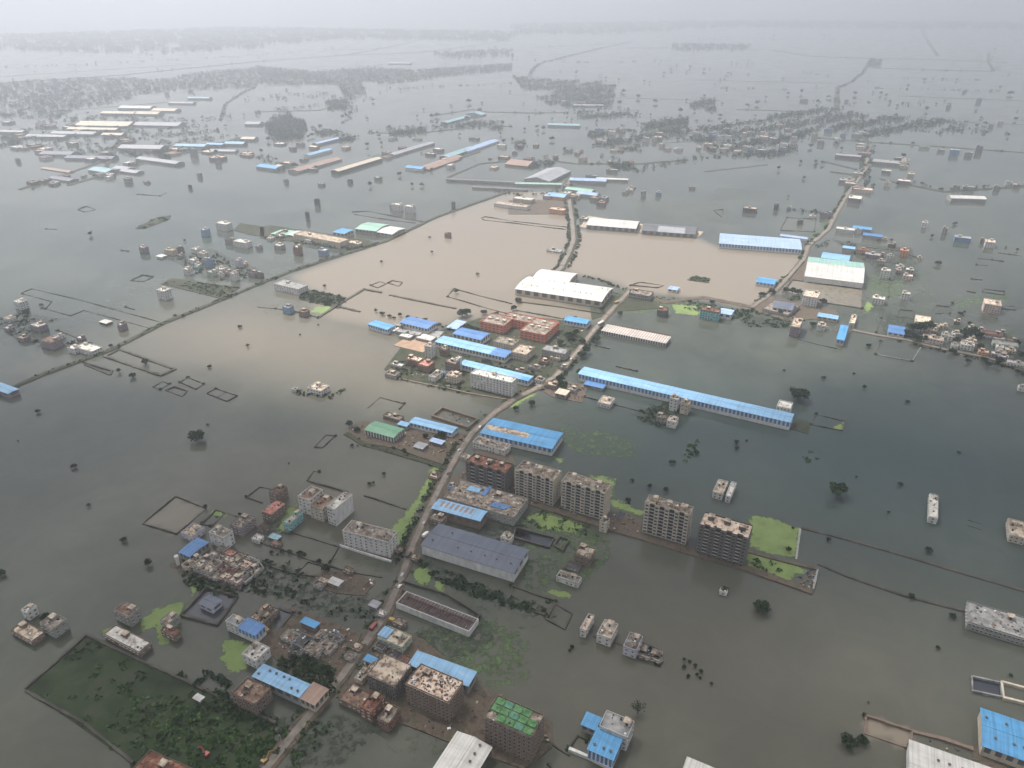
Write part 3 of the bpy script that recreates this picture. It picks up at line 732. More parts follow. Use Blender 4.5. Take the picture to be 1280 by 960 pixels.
def car(x, y, ang, col, label, z=1.05, group=None):
    X, Y = at(x, y, z); e = empty('parked_car', (X, Y, z), R(ang)); mb = MB()
    prof = [(-2.0,.35),(-2.0,.85),(-1.5,.95),(-1.1,1.45),(.5,1.45),(1.05,.98),(1.9,.85),(2.0,.35)]
    for s in (-.82, .82): mb.face([(a, s, b) for a, b in (prof if s < 0 else prof[::-1])])
    for i in range(len(prof)): a, b = prof[i], prof[(i+1) % len(prof)]; mb.face([(a[0],.82,a[1]),(b[0],.82,b[1]),(b[0],-.82,b[1]),(a[0],-.82,a[1])])
    mb.build('body', PAINT[col], e)
    mb = MB(); mb.face([(.52,-.7,1.43),(1.02,-.7,1.02),(1.02,.7,1.02),(.52,.7,1.43)]); [mb.face([(q[0]+.02, q[1], q[2]+.02) for q in mb.v[:4]])]; mb.build('windscreen', GLASS, e)
    wheels(e, (-1.25, 1.25), .8, .33); tag(e, label, 'car', group); return e
def truck(x, y, ang, cab, box, label, z=1.05, L=6.5, group=None):
    X, Y = at(x, y, z); e = empty('parked_truck', (X, Y, z), R(ang))
    mb = MB(); mb.box(L/2-1.8, -1.1, .6, L/2, 1.1, 2.5); mb.box(L/2-1.7, -1.0, 2.5, L/2-.3, 1.0, 2.65); mb.build('cab', PAINT[cab], e)
    mb = MB(); mb.box(L/2+.005, -.95, 1.5, L/2+.03, .95, 2.25); mb.build('windscreen', GLASS, e)
    mb = MB(); mb.box(-L/2, -1.2, 1.0, L/2-1.95, 1.2, 3.1); mb.build('cargo_box', PAINT[box], e)
    mb = MB(); mb.box(-L/2, -.5, .5, L/2-1.85, .5, .95); mb.build('chassis', PAINT['dark'], e)
    wheels(e, (-L/2+1.2, L/2-1), 1.05, .48); tag(e, label, 'truck', group); return e
def excavator(x, y, ang, col, label, z=.8):
    X, Y = at(x, y, z); e = empty('excavator', (X, Y, z), R(ang))
    for s in (-1.1, 1.1): mb = MB(); mb.box(-1.9, s-.3, 0, 1.9, s+.3, .8); mb.build('track', TYRE, e)
    mb = MB(); mb.box(-1.8, -1.2, .9, 1.2, 1.2, 1.9); mb.box(-1.8, -1.2, 1.9, -.6, 1.2, 2.4); mb.build('body', PAINT[col], e)
    c = MB(); c.box(.1, .2, 1.92, 1.3, 1.2, 3.1); c.build('cab', GLASS, e)
    mb = MB(); mb.bar((1.1,-.3,1.8), (4.0,-.3,4.4), .26); mb.build('boom', PAINT[col], e)
    mb = MB(); mb.bar((4.0,-.3,4.4), (6.4,-.3,2.0), .2); mb.build('arm', PAINT[col], e)
    mb = MB(); mb.box(5.9,-.8,.8,6.9,.2,1.9); mb.build('bucket', PAINT['dark'], e); tag(e, label, 'excavator')
def pole(x, y, label=None, h=8):
    X, Y = at(x, y); e = empty('utility_pole', (X, Y, 0), R(-20)); mb = MB(); mb.cyl(0, 0, .16, -1, h, 6); mb.build('post', W['grey'], e)
    mb = MB(); mb.box(-1.1, -.08, h-.9, 1.1, .08, h-.7); mb.box(-.8, -.08, h-1.8, .8, .08, h-1.62); mb.build('crossarm', W['dark'], e)
    auto(e, 'thin grey utility pole', 'utility pole', x, y, 'utility poles along the roads')
LM += [(590,690,'long slate roofed warehouse'),(480,538,'green roofed shed'),(650,545,'bright blue shed by the road'),(860,495,'longest blue roofed warehouse'),
 (905,680,'rightmost apartment tower'),(835,655,'second tower from the right'),(460,680,'white block by the duckweed'),(645,410,'red walled complex'),(705,358,'twin arched white warehouses'),
 (795,420,'striped roof shed'),(1040,338,'mint roofed warehouse'),(950,302,'pale blue pond warehouse'),(835,284,'dark grey pond hangar'),
 (1240,383,'isolated pink apartment block'),(1122,411,'square blue roofed shed'),(362,360,'long white embankment block'),(207,366,'lone white plot house'),
 (175,453,'walled rectangular pond'),(180,870,'overgrown green plot'),(262,755,'walled slate shed pool'),(762,925,'blue and white factory'),(1250,915,'right corner blue shed'),
 (1245,778,'long grey flat roofed block'),(770,800,'three flooded houses'),(1047,614,'biggest lone tree'),(247,542,'lone round tree'),(400,487,'ruined white house'),(1169,636,'narrow white house'),
 (903,614,'twin roofed white house'),(140,152,'cream roofed factories'),(448,200,'long cream roofed hangar'),(470,286,'pale green roofed hangar'),(937,262,'lone dark roofed house'),
 (545,862,'peach roofed tower'),(645,905,'green tarpaulin tower'),(50,780,'house cluster at left edge'),(617,477,'white six storey block'),(1014,375,'cream roofed pond block'),
 (345,848,'rusted end blue warehouse'),(545,765,'roofless ruined factory'),(388,777,'small azure roof'),(300,770,'deep blue roofed house'),(277,670,'tall white house'),(425,640,'blank sided white block'),
 (1207,246,'arched white hangar'),(1090,205,'village crossroads'),(840,160,'village woods'),(700,120,'dense wood island'),(560,165,'blue curved sheds'),(1000,150,'far village trees'),(350,160,'dense tree clump'),
 (1170,150,'right end of the village'),(1080,80,'far road bend'),(900,90,'far open water'),(240,115,'far left woods'),(550,90,'far middle woods'),(100,205,'long low factories at left'),(700,232,'teal roofed sheds'),
 (55,415,'lilac house with trees'),(280,328,'small white house huddle'),(630,160,'open water beyond sheds'),(1240,150,'right edge far trees'),(110,437,'white roofed embankment house')]
# ---------------------------------------------------------------- roads and embankments
LOWROAD = [(322,975),(342,950),(370,915),(407,870),(427,847),(460,800),(480,773),(500,728),(507,708),(517,680),(537,635),(555,600),(570,572),(590,542),(620,515),(642,500),(668,487),(694,471),(709,455),(720,442),(736,421),(747,408),(767,385),(787,364)]
embank('road_embankment', LOWROAD, 8.0, SOIL, .85, .25, 1.8)
embank('road', LOWROAD, 4.6, ROAD, 1.0, .07, .1)
embank('road_embankment', [(787,364),(830,378),(880,372),(940,384),(967,365),(987,345),(1004,325),(1010,308),(1035,287),(1045,267),(1060,242),(1082,212),(1087,180),(1060,150)], 9, SOIL, .8, .2, 2)
embank('road', [(940,384),(967,365),(987,345),(1004,325),(1010,308),(1035,287),(1045,267),(1060,242),(1082,212),(1087,180),(1060,150)], 5, ROAD, .95, .05, .1)
embank('road_embankment', [(690,346),(701,335),(710,318),(717,300),(715,277),(711,250),(709,236),(712,225)], 15, SOILG, .8, .2, 2)
embank('road', [(690,346),(701,335),(710,318),(717,300),(715,277),(711,250),(709,236),(712,225)], 7, ROAD, .95, .05, .1)
embank('road_embankment', [(1065,413),(1095,419),(1132,425),(1180,437),(1232,447),(1262,456),(1290,463)], 6, SOIL, .8, .1, 1)
embank('road', [(1065,413),(1095,419),(1132,425),(1180,437),(1232,447),(1262,456),(1290,463)], 4, ROAD, .95, .05, .1)
RAIL = [(-10,497),(25,481),(55,468),(105,450),(140,437),(205,404),(277,375),(320,357),(362,340),(405,326),(450,312),(482,302),(545,272),(590,256),(635,240)]
embank('railway_embankment', RAIL, 6, SOILG, 1.3, .2, 2.5)
embank('path', [(655,627),(700,641),(760,660),(860,690),(935,712),(1016,741)], 6.0, SOIL, 1.2, .12, .6)
embank('path', [(935,690),(960,697),(1000,707),(1022,712)], 2.6, SOIL, 1.0, .1, .5)
embank('embankment', [(1001,660),(1060,675),(1130,695),(1210,719),(1290,742)], 2.2, BRICKW, .9, .2, .8)
embank('embankment', [(1022,705),(1056,720),(1130,745),(1212,766)], 1.8, BRICKW, .9, .2, .8)
embank('embankment', [(433,542),(455,556),(495,566),(530,577),(560,587)], 5, SOILG, .9, .25, 1.5)
sheet('yard', [(430,543),(440,533),(456,526),(500,535),(560,545),(592,540),(575,565),(560,583),(528,573),(495,561),(455,554)], SOIL, thick=.7)
sheet('yard', [(480,462),(500,436),(520,418),(545,420),(640,445),(680,440),(720,444),(690,474),(640,499),(590,492),(540,482),(500,474)], SOILG, thick=.5)
sheet('yard', [(545,415),(600,398),(655,395),(740,405),(728,432),(700,446),(640,446),(560,425)], SOILG, thick=.45)
sheet('yard', [(555,415),(500,412),(462,412),(488,417),(541,431)], RF['grey'], thick=.6)
sheet('sand_lot', [(492,432),(507,423),(540,430),(529,441)], blot('sand', [(.35,(.26,.17,.12)),(.65,(.36,.25,.18))], .1), thick=.6)
sheet('yard', [(548,612),(580,588),(590,566),(640,580),(655,622),(645,655),(600,650),(540,640)], SOIL, thick=.6)
sheet('yard', [(586,572),(600,560),(640,570),(645,582),(600,580)], SOIL, thick=.65)
sheet('yard', [(432,858),(460,826),(470,800),(480,782),(530,800),(590,850),(640,880),(690,900),(690,935),(660,960),(560,925),(500,905),(455,890),(420,872)], SOIL, thick=.6)
sheet('yard', [(520,898),(545,905),(600,925),(660,950),(655,962),(590,940),(505,906)], SOIL, thick=.8)
sheet('yard', [(340,790),(365,770),(400,772),(452,792),(440,820),(420,850),(395,870),(350,830),(320,800)], SOIL, thick=.45)
sheet('yard', [(352,757),(380,765),(420,780),(415,786),(375,772),(348,762)], SOIL, thick=.55)
sheet('yard', [(212,708),(235,686),(262,690),(320,700),(330,712),(300,738),(262,728),(225,714)], SOIL, thick=.3)
sheet('yard', [(388,730),(405,712),(450,720),(470,728),(455,745),(420,742)], SOIL, thick=.4)
sheet('yard', [(660,480),(690,474),(735,482),(728,504),(690,496)], SOIL, thick=.5)
sheet('yard', [(735,372),(800,368),(830,385),(770,390),(740,400)], SOILG, thick=.4)
sheet('yard', [(635,268),(636,250),(712,250),(712,268),(680,268)], SOIL, thick=.5)
sheet('yard', [(1004,352),(1014,322),(1000,330),(984,350)], SOIL, thick=.8)
sheet('yard', [(725,284),(735,270),(800,280),(880,290),(872,297),(800,291)], RF['tan'], thick=.5)
sheet('yard', [(940,388),(958,370),(1000,378),(1045,388),(1050,396),(1008,400),(985,402)], SOIL, thick=.5)
sheet('yard', [(988,536),(994,524),(1013,528),(1010,543)], SOILG, thick=.5)
sheet('yard', [(760,655),(769,637),(805,651),(798,672)], SOIL, thick=.6)
sheet('yard', [(1215,958),(1216,934),(1240,939),(1300,958),(1300,990),(1230,990)], SOIL, thick=.5)
# ---------------------------------------------------------------- duckweed and plants
def weedmat(name, stops, cover, alpha, soft=5.0, scale=.09):
    m, t, p = nodes(name); g = N(t, "ShaderNodeNewGeometry"); n1 = N(t, "ShaderNodeTexNoise"); n1.inputs['Scale'].default_value = scale; n1.inputs['Detail'].default_value = 8; n1.inputs['Roughness'].default_value = .66
    t.links.new(g.outputs['Position'], n1.inputs['Vector']); r1 = ramp(t, stops); t.links.new(n1.outputs['Fac'], r1.inputs[0]); t.links.new(r1.outputs[0], p.inputs['Base Color'])
    a = N(t, "ShaderNodeAttribute", attribute_name='edge')
    d = N(t, "ShaderNodeMath", operation='DIVIDE'); d.inputs[1].default_value = soft; t.links.new(a.outputs['Fac'], d.inputs[0])
    c = N(t, "ShaderNodeClamp"); c.inputs['Min'].default_value = -1; c.inputs['Max'].default_value = cover; t.links.new(d.outputs[0], c.inputs['Value'])
    n2 = N(t, "ShaderNodeTexNoise"); n2.inputs['Scale'].default_value = scale*1.7; n2.inputs['Detail'].default_value = 9; n2.inputs['Roughness'].default_value = .7; t.links.new(g.outputs['Position'], n2.inputs['Vector'])
    s5 = N(t, "ShaderNodeMath", operation='MULTIPLY_ADD'); s5.inputs[1].default_value = 4.0; s5.inputs[2].default_value = -2.0; t.links.new(n2.outputs['Fac'], s5.inputs[0])
    ad = N(t, "ShaderNodeMath", operation='ADD'); t.links.new(c.outputs[0], ad.inputs[0]); t.links.new(s5.outputs[0], ad.inputs[1])
    mr = N(t, "ShaderNodeMapRange"); mr.inputs['From Min'].default_value = 0; mr.inputs['From Max'].default_value = .35; mr.inputs['To Max'].default_value = alpha; t.links.new(ad.outputs[0], mr.inputs['Value'])
    t.links.new(mr.outputs[0], p.inputs['Alpha']); p.inputs['Roughness'].default_value = .75; return m
WEED = weedmat('duckweed_green', [(.3,(.07,.11,.03)),(.45,(.125,.18,.05)),(.6,(.15,.21,.06)),(.72,(.17,.215,.08))], 1.25, 1)
WEEDT = weedmat('duckweed_thin', [(.35,(.035,.07,.022)),(.65,(.085,.135,.045))], .12, .8, 8)
WEEDF = weedmat('duckweed_film', [(.35,(.05,.075,.04)),(.65,(.08,.11,.055))], -.05, .5, 10)
WEEDK = weedmat('drowned_weeds', [(.35,(.012,.02,.012)),(.65,(.03,.042,.022))], .15, .85, 7, .12)
def weed(poly, label, mat=None, z=.06):
    soft_sheet('duckweed', poly, mat or WEED, z, label, 'duckweed')
weed([(541,580),(553,580),(543,603),(522,640),(506,674),(497,686),(488,682),(486,664),(503,645),(520,622),(532,600)], 'bright green duckweed strip along the left side of the road')
weed([(938,643),(965,647),(1000,660),(996,697),(965,694),(936,682)], 'bright green duckweed pond right of the rightmost apartment tower')
weed([(930,688),(950,693),(990,704),(1010,714),(985,728),(935,710)], 'green duckweed in front of the path beside the rightmost tower')
weed([(735,594),(752,594),(765,600),(772,597),(765,622),(808,640),(800,645),(765,634),(750,610)], 'green duckweed between the middle apartment towers')
weed([(655,645),(680,640),(720,652),(735,660),(712,668),(680,660)], 'green duckweed in front of the left apartment towers')
weed([(648,640),(760,660),(755,690),(700,690),(650,672)], 'thin duckweed film before the left apartment towers', WEEDT, .04)
weed([(205,756),(232,748),(228,775),(212,808),(198,806),(192,785),(175,790),(178,770)], 'green duckweed left of the walled pool')
weed([(236,727),(250,724),(255,730),(240,745)], 'small green duckweed corner above the walled pool')
weed([(120,788),(142,783),(160,785),(130,793)], 'green duckweed behind the long white roofed house')
weed([(280,797),(300,800),(318,810),(310,835),(290,845),(278,830)], 'green duckweed below the deep blue roofed house')
weed([(686,733),(714,743),(710,751),(684,741)], 'small yellow green duckweed strip in a plot by the slate warehouse')
weed([(515,712),(530,705),(545,725),(520,735)], 'green duckweed patch between road and roofless factory')
weed([(540,724),(560,728),(552,745),(545,742)], 'small duckweed streak above the roofless factory')
weed([(520,800),(540,780),(600,775),(650,790),(650,835),(620,850),(570,830)], 'wide thin duckweed film behind the peach roofed tower', WEEDT, .04)
weed([(655,700),(700,700),(700,735),(660,730)], 'thin duckweed film behind the slate warehouse', WEEDF, .04)
weed([(520,870+30),(600,915),(560,955),(480,930)], 'thin duckweed film in the pond below the peach roofed tower', WEEDF, .04)
weed([(590,495+30),(640,505),(700,500),(720,500),(790,540),(800,575),(720,570),(700,540)], 'thin duckweed film right of the bright blue shed', WEEDF, .04)
weed([(700,535),(760,540),(795,555),(790,572),(730,568),(705,555)], 'pale duckweed film on water behind the apartment towers', WEEDT, .05)
weed([(1045,529),(1056,527),(1054,538),(1040,537)], 'small duckweed corner in the plot past the longest warehouse')
weed([(392,384),(416,382),(408,393),(388,390)], 'pale duckweed plot below the green embankment plot')
weed([(630,510),(655,490),(672,492),(655,502),(640,512)], 'duckweed beside the road bend')
weed([(355,640),(372,628),(374,640),(360,665),(345,662)], 'duckweed between the flooded houses left of the road')
weed([(262,637),(282,639),(285,648),(262,643)], 'small duckweed spot by the walled beige plot')
weed([(240,688),(236,696),(242,700)], 'tiny duckweed by the blue roofed house')
weed([(745,362),(800,368),(860,378),(915,385),(912,400),(850,392),(790,392),(748,386)], 'green waterweed bank between brown pond and dark lagoon', WEEDT, .05)
weed([(838,380),(870,382),(875,395),(845,392)], 'bright weed patch on the green bank')
weed([(700,580),(690,572),(706,572)], 'small duckweed by the second tower')
weed([(1085,345),(1100,340),(1130,350),(1125,370),(1090,375),(1080,360)], 'thin duckweed right of the mint roofed warehouse', WEEDT, .04)
weed([(1078,385),(1084,375),(1092,382),(1086,392)], 'duckweed beside the pond wall', None)
weed([(1190,378),(1215,370),(1262,368),(1258,378),(1240,376),(1200,385)], 'thin duckweed around the isolated pink block', WEEDT, .04)
weed([(1255,412),(1275,415),(1262,424),(1250,420)], 'duckweed behind the right roadside village', WEEDT, .04)
weed([(1010,297),(1025,283),(1040,268),(1050,262),(1042,285),(1020,300)], 'duckweed along the winding road', WEEDT, .04)
weed([(640,652),(700,655),(760,680),(762,700),(735,725),(700,745),(660,735),(655,690)], 'dark green algae film between slate warehouse and towers', WEEDT, .035)
weed([(520,715),(560,720),(640,752),(690,775),(660,790),(600,770),(520,735)], 'green algae film behind the roofless factory', WEEDF, .035)
weed([(520,785),(610,775),(660,800),(660,850),(610,860)], 'broad green algae film behind the peach roofed tower', WEEDT, .045)
weed([(420,690),(485,705),(478,720),(415,705)], 'green algae film in front of the white five storey block', WEEDF, .04)
weed([(330,380),(390,384),(400,396),(330,392)], 'pale algae on plots in front of the white embankment block', WEEDF, .04)
weed([(1010,350),(1160,340),(1170,400),(1080,420)], 'thin algae film around the plots right of the mint roof', WEEDF, .03)
weed([(900,235),(960,238),(950,252),(890,250)], 'pale algae film in the far water', WEEDF, .03)
weed([(790,250),(900,255),(930,280),(800,275)], 'pale algae film behind the pond hangars', WEEDF, .03)
scrub('bushes', [(525,700),(545,706),(620,740),(690,765),(684,772),(600,748),(520,716)], .11, 1.6, LEAF, .9, 'dark band of drowned shrubs behind the roofless factory', 'bushes', 10, 2)
scrub('bushes', [(488,735),(500,738),(520,705),(515,700)], .05, 1.5, LEAF, .8, 'bushes at the slate warehouse corner', 'bushes', 10, 2)
scrub('bushes', [(520,690),(540,700),(535,715),(515,706)], .14, 2.6, LEAF, .9, 'dark trees at the left corner of the slate warehouse', 'bushes', 12, 2.2)
sheet('dark_pool', [(646,662),(692,674),(686,685),(642,673)], plain('pool_slate', (.03,.035,.045), .25), z=.05)
sheet('dark_pool', [(227,770),(259,736),(296,747),(272,781)], plain('pool_slate', (.03,.03,.04), .3), z=.05)
sheet('dark_pool', [(340,765),(352,755),(366,768),(348,790)], plain('pool_slate', (.03,.03,.04), .3), z=.66)
for P_, L_ in [([(0, 396), (30, 390), (60, 398), (80, 398), (40, 412), (0, 412)], 'drowned weeds at the far left edge'), ([(8, 414), (45, 410), (60, 424), (108, 436), (112, 448), (60, 438), (20, 426)], 'drowned weeds around the mauve houses at left'), ([(215, 322), (262, 310), (320, 335), (325, 352), (270, 352), (240, 345)], 'drowned weeds between the hamlet houses'), ([(300, 698), (335, 700), (400, 725), (470, 745), (465, 775), (400, 770), (340, 745), (300, 740)], 'black weedy pond left of the road'), ([(235, 700), (330, 700), (330, 745), (235, 735)], 'dark weeds around the slum huddle'), ([(325, 655), (350, 650), (360, 668), (345, 680), (322, 675)], 'dark weeds between the flooded brown houses'), ([(560, 660), (640, 655), (660, 665), (655, 690), (640, 700)], 'dark weeds behind the slate warehouse'), ([(525, 695), (560, 712), (640, 745), (695, 765), (690, 775), (620, 755), (520, 715)], 'dark drowned hedge line behind the ruined factory'), ([(480, 462), (560, 470), (640, 500), (590, 496), (500, 476)], 'dark weeds on the lower edge of the middle settlement'), ([(920, 390), (990, 404), (1000, 412), (930, 408)], 'dark weed beds by the lagoon bank'), ([(1110, 392), (1160, 400), (1285, 425), (1285, 462), (1180, 436), (1100, 418)], 'dark weeds through the right roadside village'), ([(1040, 300), (1140, 310), (1150, 350), (1100, 350), (1085, 325)], 'dark weeds in the plots right of the mint roof'), ([(790, 518), (832, 498), (870, 506), (850, 534), (805, 532)], 'dark weeds around the houses before the longest warehouse'), ([(270, 860), (330, 890), (385, 905), (375, 930), (330, 915), (275, 890)], 'dark weeds left of the bottom road'), ([(385, 905), (430, 895), (480, 910), (420, 960), (360, 960)], 'dark weeds right of the bottom road'), ([(600, 760), (500, 800), (560, 830), (620, 800)], 'dark weeds below the ruined factory')]:
    weed(P_, L_, WEEDK, .05)
sheet('grass_plot', [(35,862),(109,797),(215,842),(345,905),(330,960),(290,990),(170,958)], blot('plot_ground', [(.32,(.010,.016,.008)),(.43,(.02,.032,.013)),(.52,(.028,.044,.018)),(.6,(.045,.05,.03)),(.68,(.02,.034,.014)),(.76,(.09,.08,.06))], .05, detail=9), thick=.35)
scrub('plot_grass', [(35,862),(109,797),(215,842),(260,862),(240,960),(170,952)], .02, .6, LEAF2, 1.3, 'dark grass and weeds covering the walled green plot at lower left', 'grass', 8, 2.6)
scrub('plot_bushes', [(195,850),(260,858),(345,905),(335,950),(290,985),(190,950),(150,910)], .05, 1.1, LEAF2, 1.1, 'thick green bushes on the near part of the walled plot', 'bushes', 10, 2.4)
scrub('plot_bushes', [(140,855),(250,890),(340,930),(300,960),(200,930)], .035, 1.6, LEAF3, .9, 'brighter green shrubs in the walled plot near the excavators', 'bushes', 9, 2.2)
bwall([(32,862),(108,795),(345,905)], 1.6, 1.6, label='long dark wall round the far sides of the overgrown green plot')
bwall([(32,864),(105,905),(168,955)], 1.6, 1.4, label='dark wall on the near left side of the overgrown green plot')
scrub('bushes', [(218,842),(262,838),(285,850),(292,890),(250,885)], .09, 2.6, LEAF, 1.0, 'dark bushes at the far corner of the green plot', 'bushes', 10, 2.3)
scrub('bushes', [(340,822),(375,812),(415,840),(420,868),(390,862),(350,835)], .13, 3.4, LEAF, 1.0, 'dark trees behind the blue warehouse with rusted end', 'bushes', 12, 2.6)
scrub('bushes', [(330,700),(380,705),(400,735),(360,750),(300,735)], .03, 1.6, LEAF, .8, 'scattered dark bushes in dark water right of the house huddle', 'bushes', 10, 1.8)
scrub('bushes', [(365,735),(420,740),(470,755),(455,790),(400,775),(365,760)], .022, 1.3, LEAF, .8, 'dark weeds in the black pond left of the road', 'bushes', 9, 1.8)
scrub('bushes', [(228,712),(262,728),(300,738),(292,748),(258,740),(232,728)], .12, 2.4, LEAF, .9, 'dark bushes below the slum huddle', 'bushes', 10, 2)
scrub('bushes', [(350,945),(380,905),(420,895),(400,935),(370,960)], .05, 2, LEAF2, .9, 'bushes on the right bank of the road at the bottom', 'bushes')
scrub('bushes', [(318,918),(360,915),(345,945),(325,950)], .12, 2.6, LEAF2, .9, 'leafy bushes between green plot and road', 'bushes', 12)
scrub('bushes', [(280,868),(318,884),(360,905),(350,915),(300,905),(272,885)], .07, 2.2, LEAF, .9, 'dark bushes left of the brown brick house', 'bushes')
scrub('bushes', [(655,742),(700,752),(690,775),(660,765)], .03, .9, LEAF2, .7, 'weeds in the small walled plots', 'bushes')
scrub('bushes', [(640,660),(650,640),(700,640),(760,662),(750,672),(690,665)], .03, .8, LEAF2, .8, 'low water plants before the left towers', 'bushes')
scrub('bushes', [(485,470),(500,450),(530,455),(560,470),(590,488),(585,494),(540,484)], .05, 1.8, LEAF, .9, 'dark bushes among the houses left of the white six storey block', 'bushes')
scrub('bushes', [(548,440),(600,448),(650,460),(690,472),(650,480),(580,455)], .05, 1.8, LEAF, .9, 'dark bushes between the parallel blue warehouses', 'bushes')
scrub('bushes', [(543,405),(560,400),(600,412),(590,416),(560,414)], .14, 3, LEAF, 1, 'trees between two blue roofs behind the long warehouse', 'bushes', 12)
scrub('bushes', [(685,412),(725,414),(735,425),(722,436),(690,432)], .10, .6, LEAF2, .8, 'green lawn beside the red walled complex', 'grass', 8)
scrub('bushes', [(790,366),(860,374),(905,384),(960,392),(1010,400),(990,410),(930,402),(860,388)], .03, 1.2, LEAF2, .9, 'low bushes on the bank between brown pond and dark lagoon', 'bushes')
scrub('bushes', [(915,388),(940,386),(985,402),(985,410),(935,408)], .08, 1.4, LEAF, .9, 'dark weed beds left of the cream roofed block', 'bushes')
scrub('bushes', [(795,520),(835,500),(860,505),(850,520),(830,534),(805,530)], .05, 2, LEAF, .9, 'bushes around the houses before the longest warehouse', 'bushes')
scrub('bushes', [(848,575),(862,555),(872,552),(868,570),(852,580)], .1, 1, LEAF2, .8, 'floating weed clump in the dark lagoon', 'weeds')
scrub('bushes', [(1000,548),(1020,552),(1050,560),(1055,590),(1005,580)], .012, .7, LEAF2, .8, 'floating weed mats before the big lone tree', 'weeds')
scrub('bushes', [(935,700),(960,700),(985,720),(940,708)], .04, 1.4, LEAF2, .9, 'green shrubs in the duckweed by the rightmost tower', 'bushes', 12)
scrub('green_plot_weeds', [(203,354),(216,349),(298,360),(278,374)], .05, .6, LEAF2, 1.4, 'dark green grass on the embanked plot by the railway', 'grass', 8, 3)
sheet('grass_plot', [(201,355),(215,348),(300,360),(278,374)], SOILG, thick=.6)
sheet('grass_plot', [(373,374),(384,362),(433,372),(424,386)], SOILG, thick=.6)
scrub('bushes', [(373,374),(384,362),(433,372),(424,386)], .08, 1.4, LEAF, 1.3, 'dark green bushes right of the long white block', 'bushes', 9, 3)
sheet('grass_islet', [(169,286),(196,272),(214,270),(212,274),(182,286)], SOILG, thick=.6)
scrub('bushes', [(169,286),(196,272),(214,270),(212,274),(182,286)], .05, .9, LEAF, 1.4, 'grass on the slim islet in open water at left', 'grass', 8, 3)
sheet('grass_islet', [(859,350),(866,345),(888,348),(886,354),(870,352)], SOILG, thick=.5)
scrub('bushes', [(859,350),(866,345),(888,348),(886,354),(870,352)], .05, 1, LEAF2, 1.2, 'grass islet in the brown pond', 'grass', 8, 2)
hedge(LOWROAD[2:9], 3.5, .05, 1.3, 'patchy bushes on the right verge of the lower road', LEAF2, off=-6)
hedge(LOWROAD[8:14], 4.5, .2, 2.0, 'bushes between duckweed strip and road', LEAF, off=7.5)
hedge(LOWROAD[12:17], 3, .06, 1.4, 'bushes along the middle road', LEAF2, off=6)
hedge(LOWROAD[1:8], 3.5, .07, 1.5, 'patchy bushes on the left verge of the lower road', LEAF2, off=6.5)
hedge(LOWROAD[16:22], 4, .15, 2.6, 'trees and bushes on the right of the upper road', LEAF, off=-7)
hedge([(433,540),(455,556),(495,566),(530,577),(556,588)], 4, .09, 1.5, 'bushes on the dyke below the green roofed shed', LEAF2)
hedge(RAIL[:7], 5, .05, 1.8, 'bushes on the left stretch of the railway embankment', LEAF, rad=2.2, leaf=1.1)
hedge(RAIL[6:12], 6, .07, 2.3, 'bushes on the middle stretch of the railway embankment', LEAF, rad=2.5, leaf=1.2)
hedge(RAIL[11:], 4, .03, 1.5, 'bushes on the far stretch of the railway embankment', LEAF, rad=2.5, leaf=1.2)
hedge([(692,344),(703,335),(712,318),(718,300),(716,277),(712,250)], 5, .10, 2.2, 'bushes on the left verge of the upper causeway', LEAF, rad=2.2, leaf=1.1, off=9)
hedge([(692,344),(703,335),(712,318),(718,300),(716,277),(712,250)], 4, .10, 2.2, 'bushes on the right verge of the upper causeway', LEAF, rad=2.2, leaf=1.1, off=-9)
hedge([(940,384),(967,365),(987,345)], 5, .1, 2.0, 'bushes along the road by the brown pond', LEAF2, off=5)
hedge([(725,345),(750,350),(775,360),(788,364)], 5, .12, 2.2, 'bushes behind the arched warehouses', LEAF, leaf=1)
hedge([(1004,325),(1010,308),(1035,287),(1045,267),(1060,242),(1082,212)], 4, .07, 2.0, 'bushes along the winding far road', LEAF2, rad=2.4, leaf=1.2, off=5)
hedge([(1065,415),(1132,427),(1232,450),(1290,466)], 3, .1, 2.2, 'bushes along the right roadside', LEAF, off=-4, leaf=1)
# ---------------------------------------------------------------- plot walls
def rect_walls(P, **k): bwall(P, closed=True, **k)
rect_walls([(178,655),(220,621),(258,636),(221,668)], label='thin wall round the empty beige plot at left')
rect_walls([(252,655),(270,638),(282,641),(264,658)], wd=1.3, label='dark wall round a narrow reed filled plot')
scrub('reeds', [(254,655),(270,639),(280,641),(264,657)], .06, .4, LEAF, .6, 'dark reeds in the narrow walled plot', 'reeds', 6, 1.6)
bwall([(282,641),(297,646)]); bwall([(308,622),(325,609),(340,612)]); bwall([(308,622),(328,629)])
bwall([(399,590),(392,589),(384,601),(400,606),(435,616)], 1.3, 1.5, label='hooked dark wall behind the tall white blocks')
bwall([(455,620),(480,628),(508,637)]); bwall([(365,666),(395,675),(424,684),(412,703)]); bwall([(320,677),(360,690),(400,705),(440,716),(478,722)])
bwall([(324,702),(345,711),(370,718),(400,722)]); bwall([(370,718),(385,703),(404,708)])
rect_walls([(393,559),(407,544),(419,545),(403,560)]); bwall([(460,510),(475,497),(505,505),(499,512)])
rect_walls([(191,484),(203,477),(212,480),(200,487)]); rect_walls([(207,488),(218,484),(234,489),(228,496)], wd=1.2); rect_walls([(225,478),(235,472),(255,480),(245,487)])
rect_walls([(258,492),(270,486),(297,495),(284,502)]); bwall([(271,497),(283,490)])
rect_walls([(131,446),(149,437),(219,462),(201,470)], wd=3.2, h=1.4, label='broad dyke round the rectangular pond by the railway')
bwall([(105,453),(122,459),(140,464),(138,469),(106,456)], 2, 1.4)
bwall([(1094,443),(1101,427)]); bwall([(1094,443),(1140,452),(1151,434)], mat=RF['grey'])
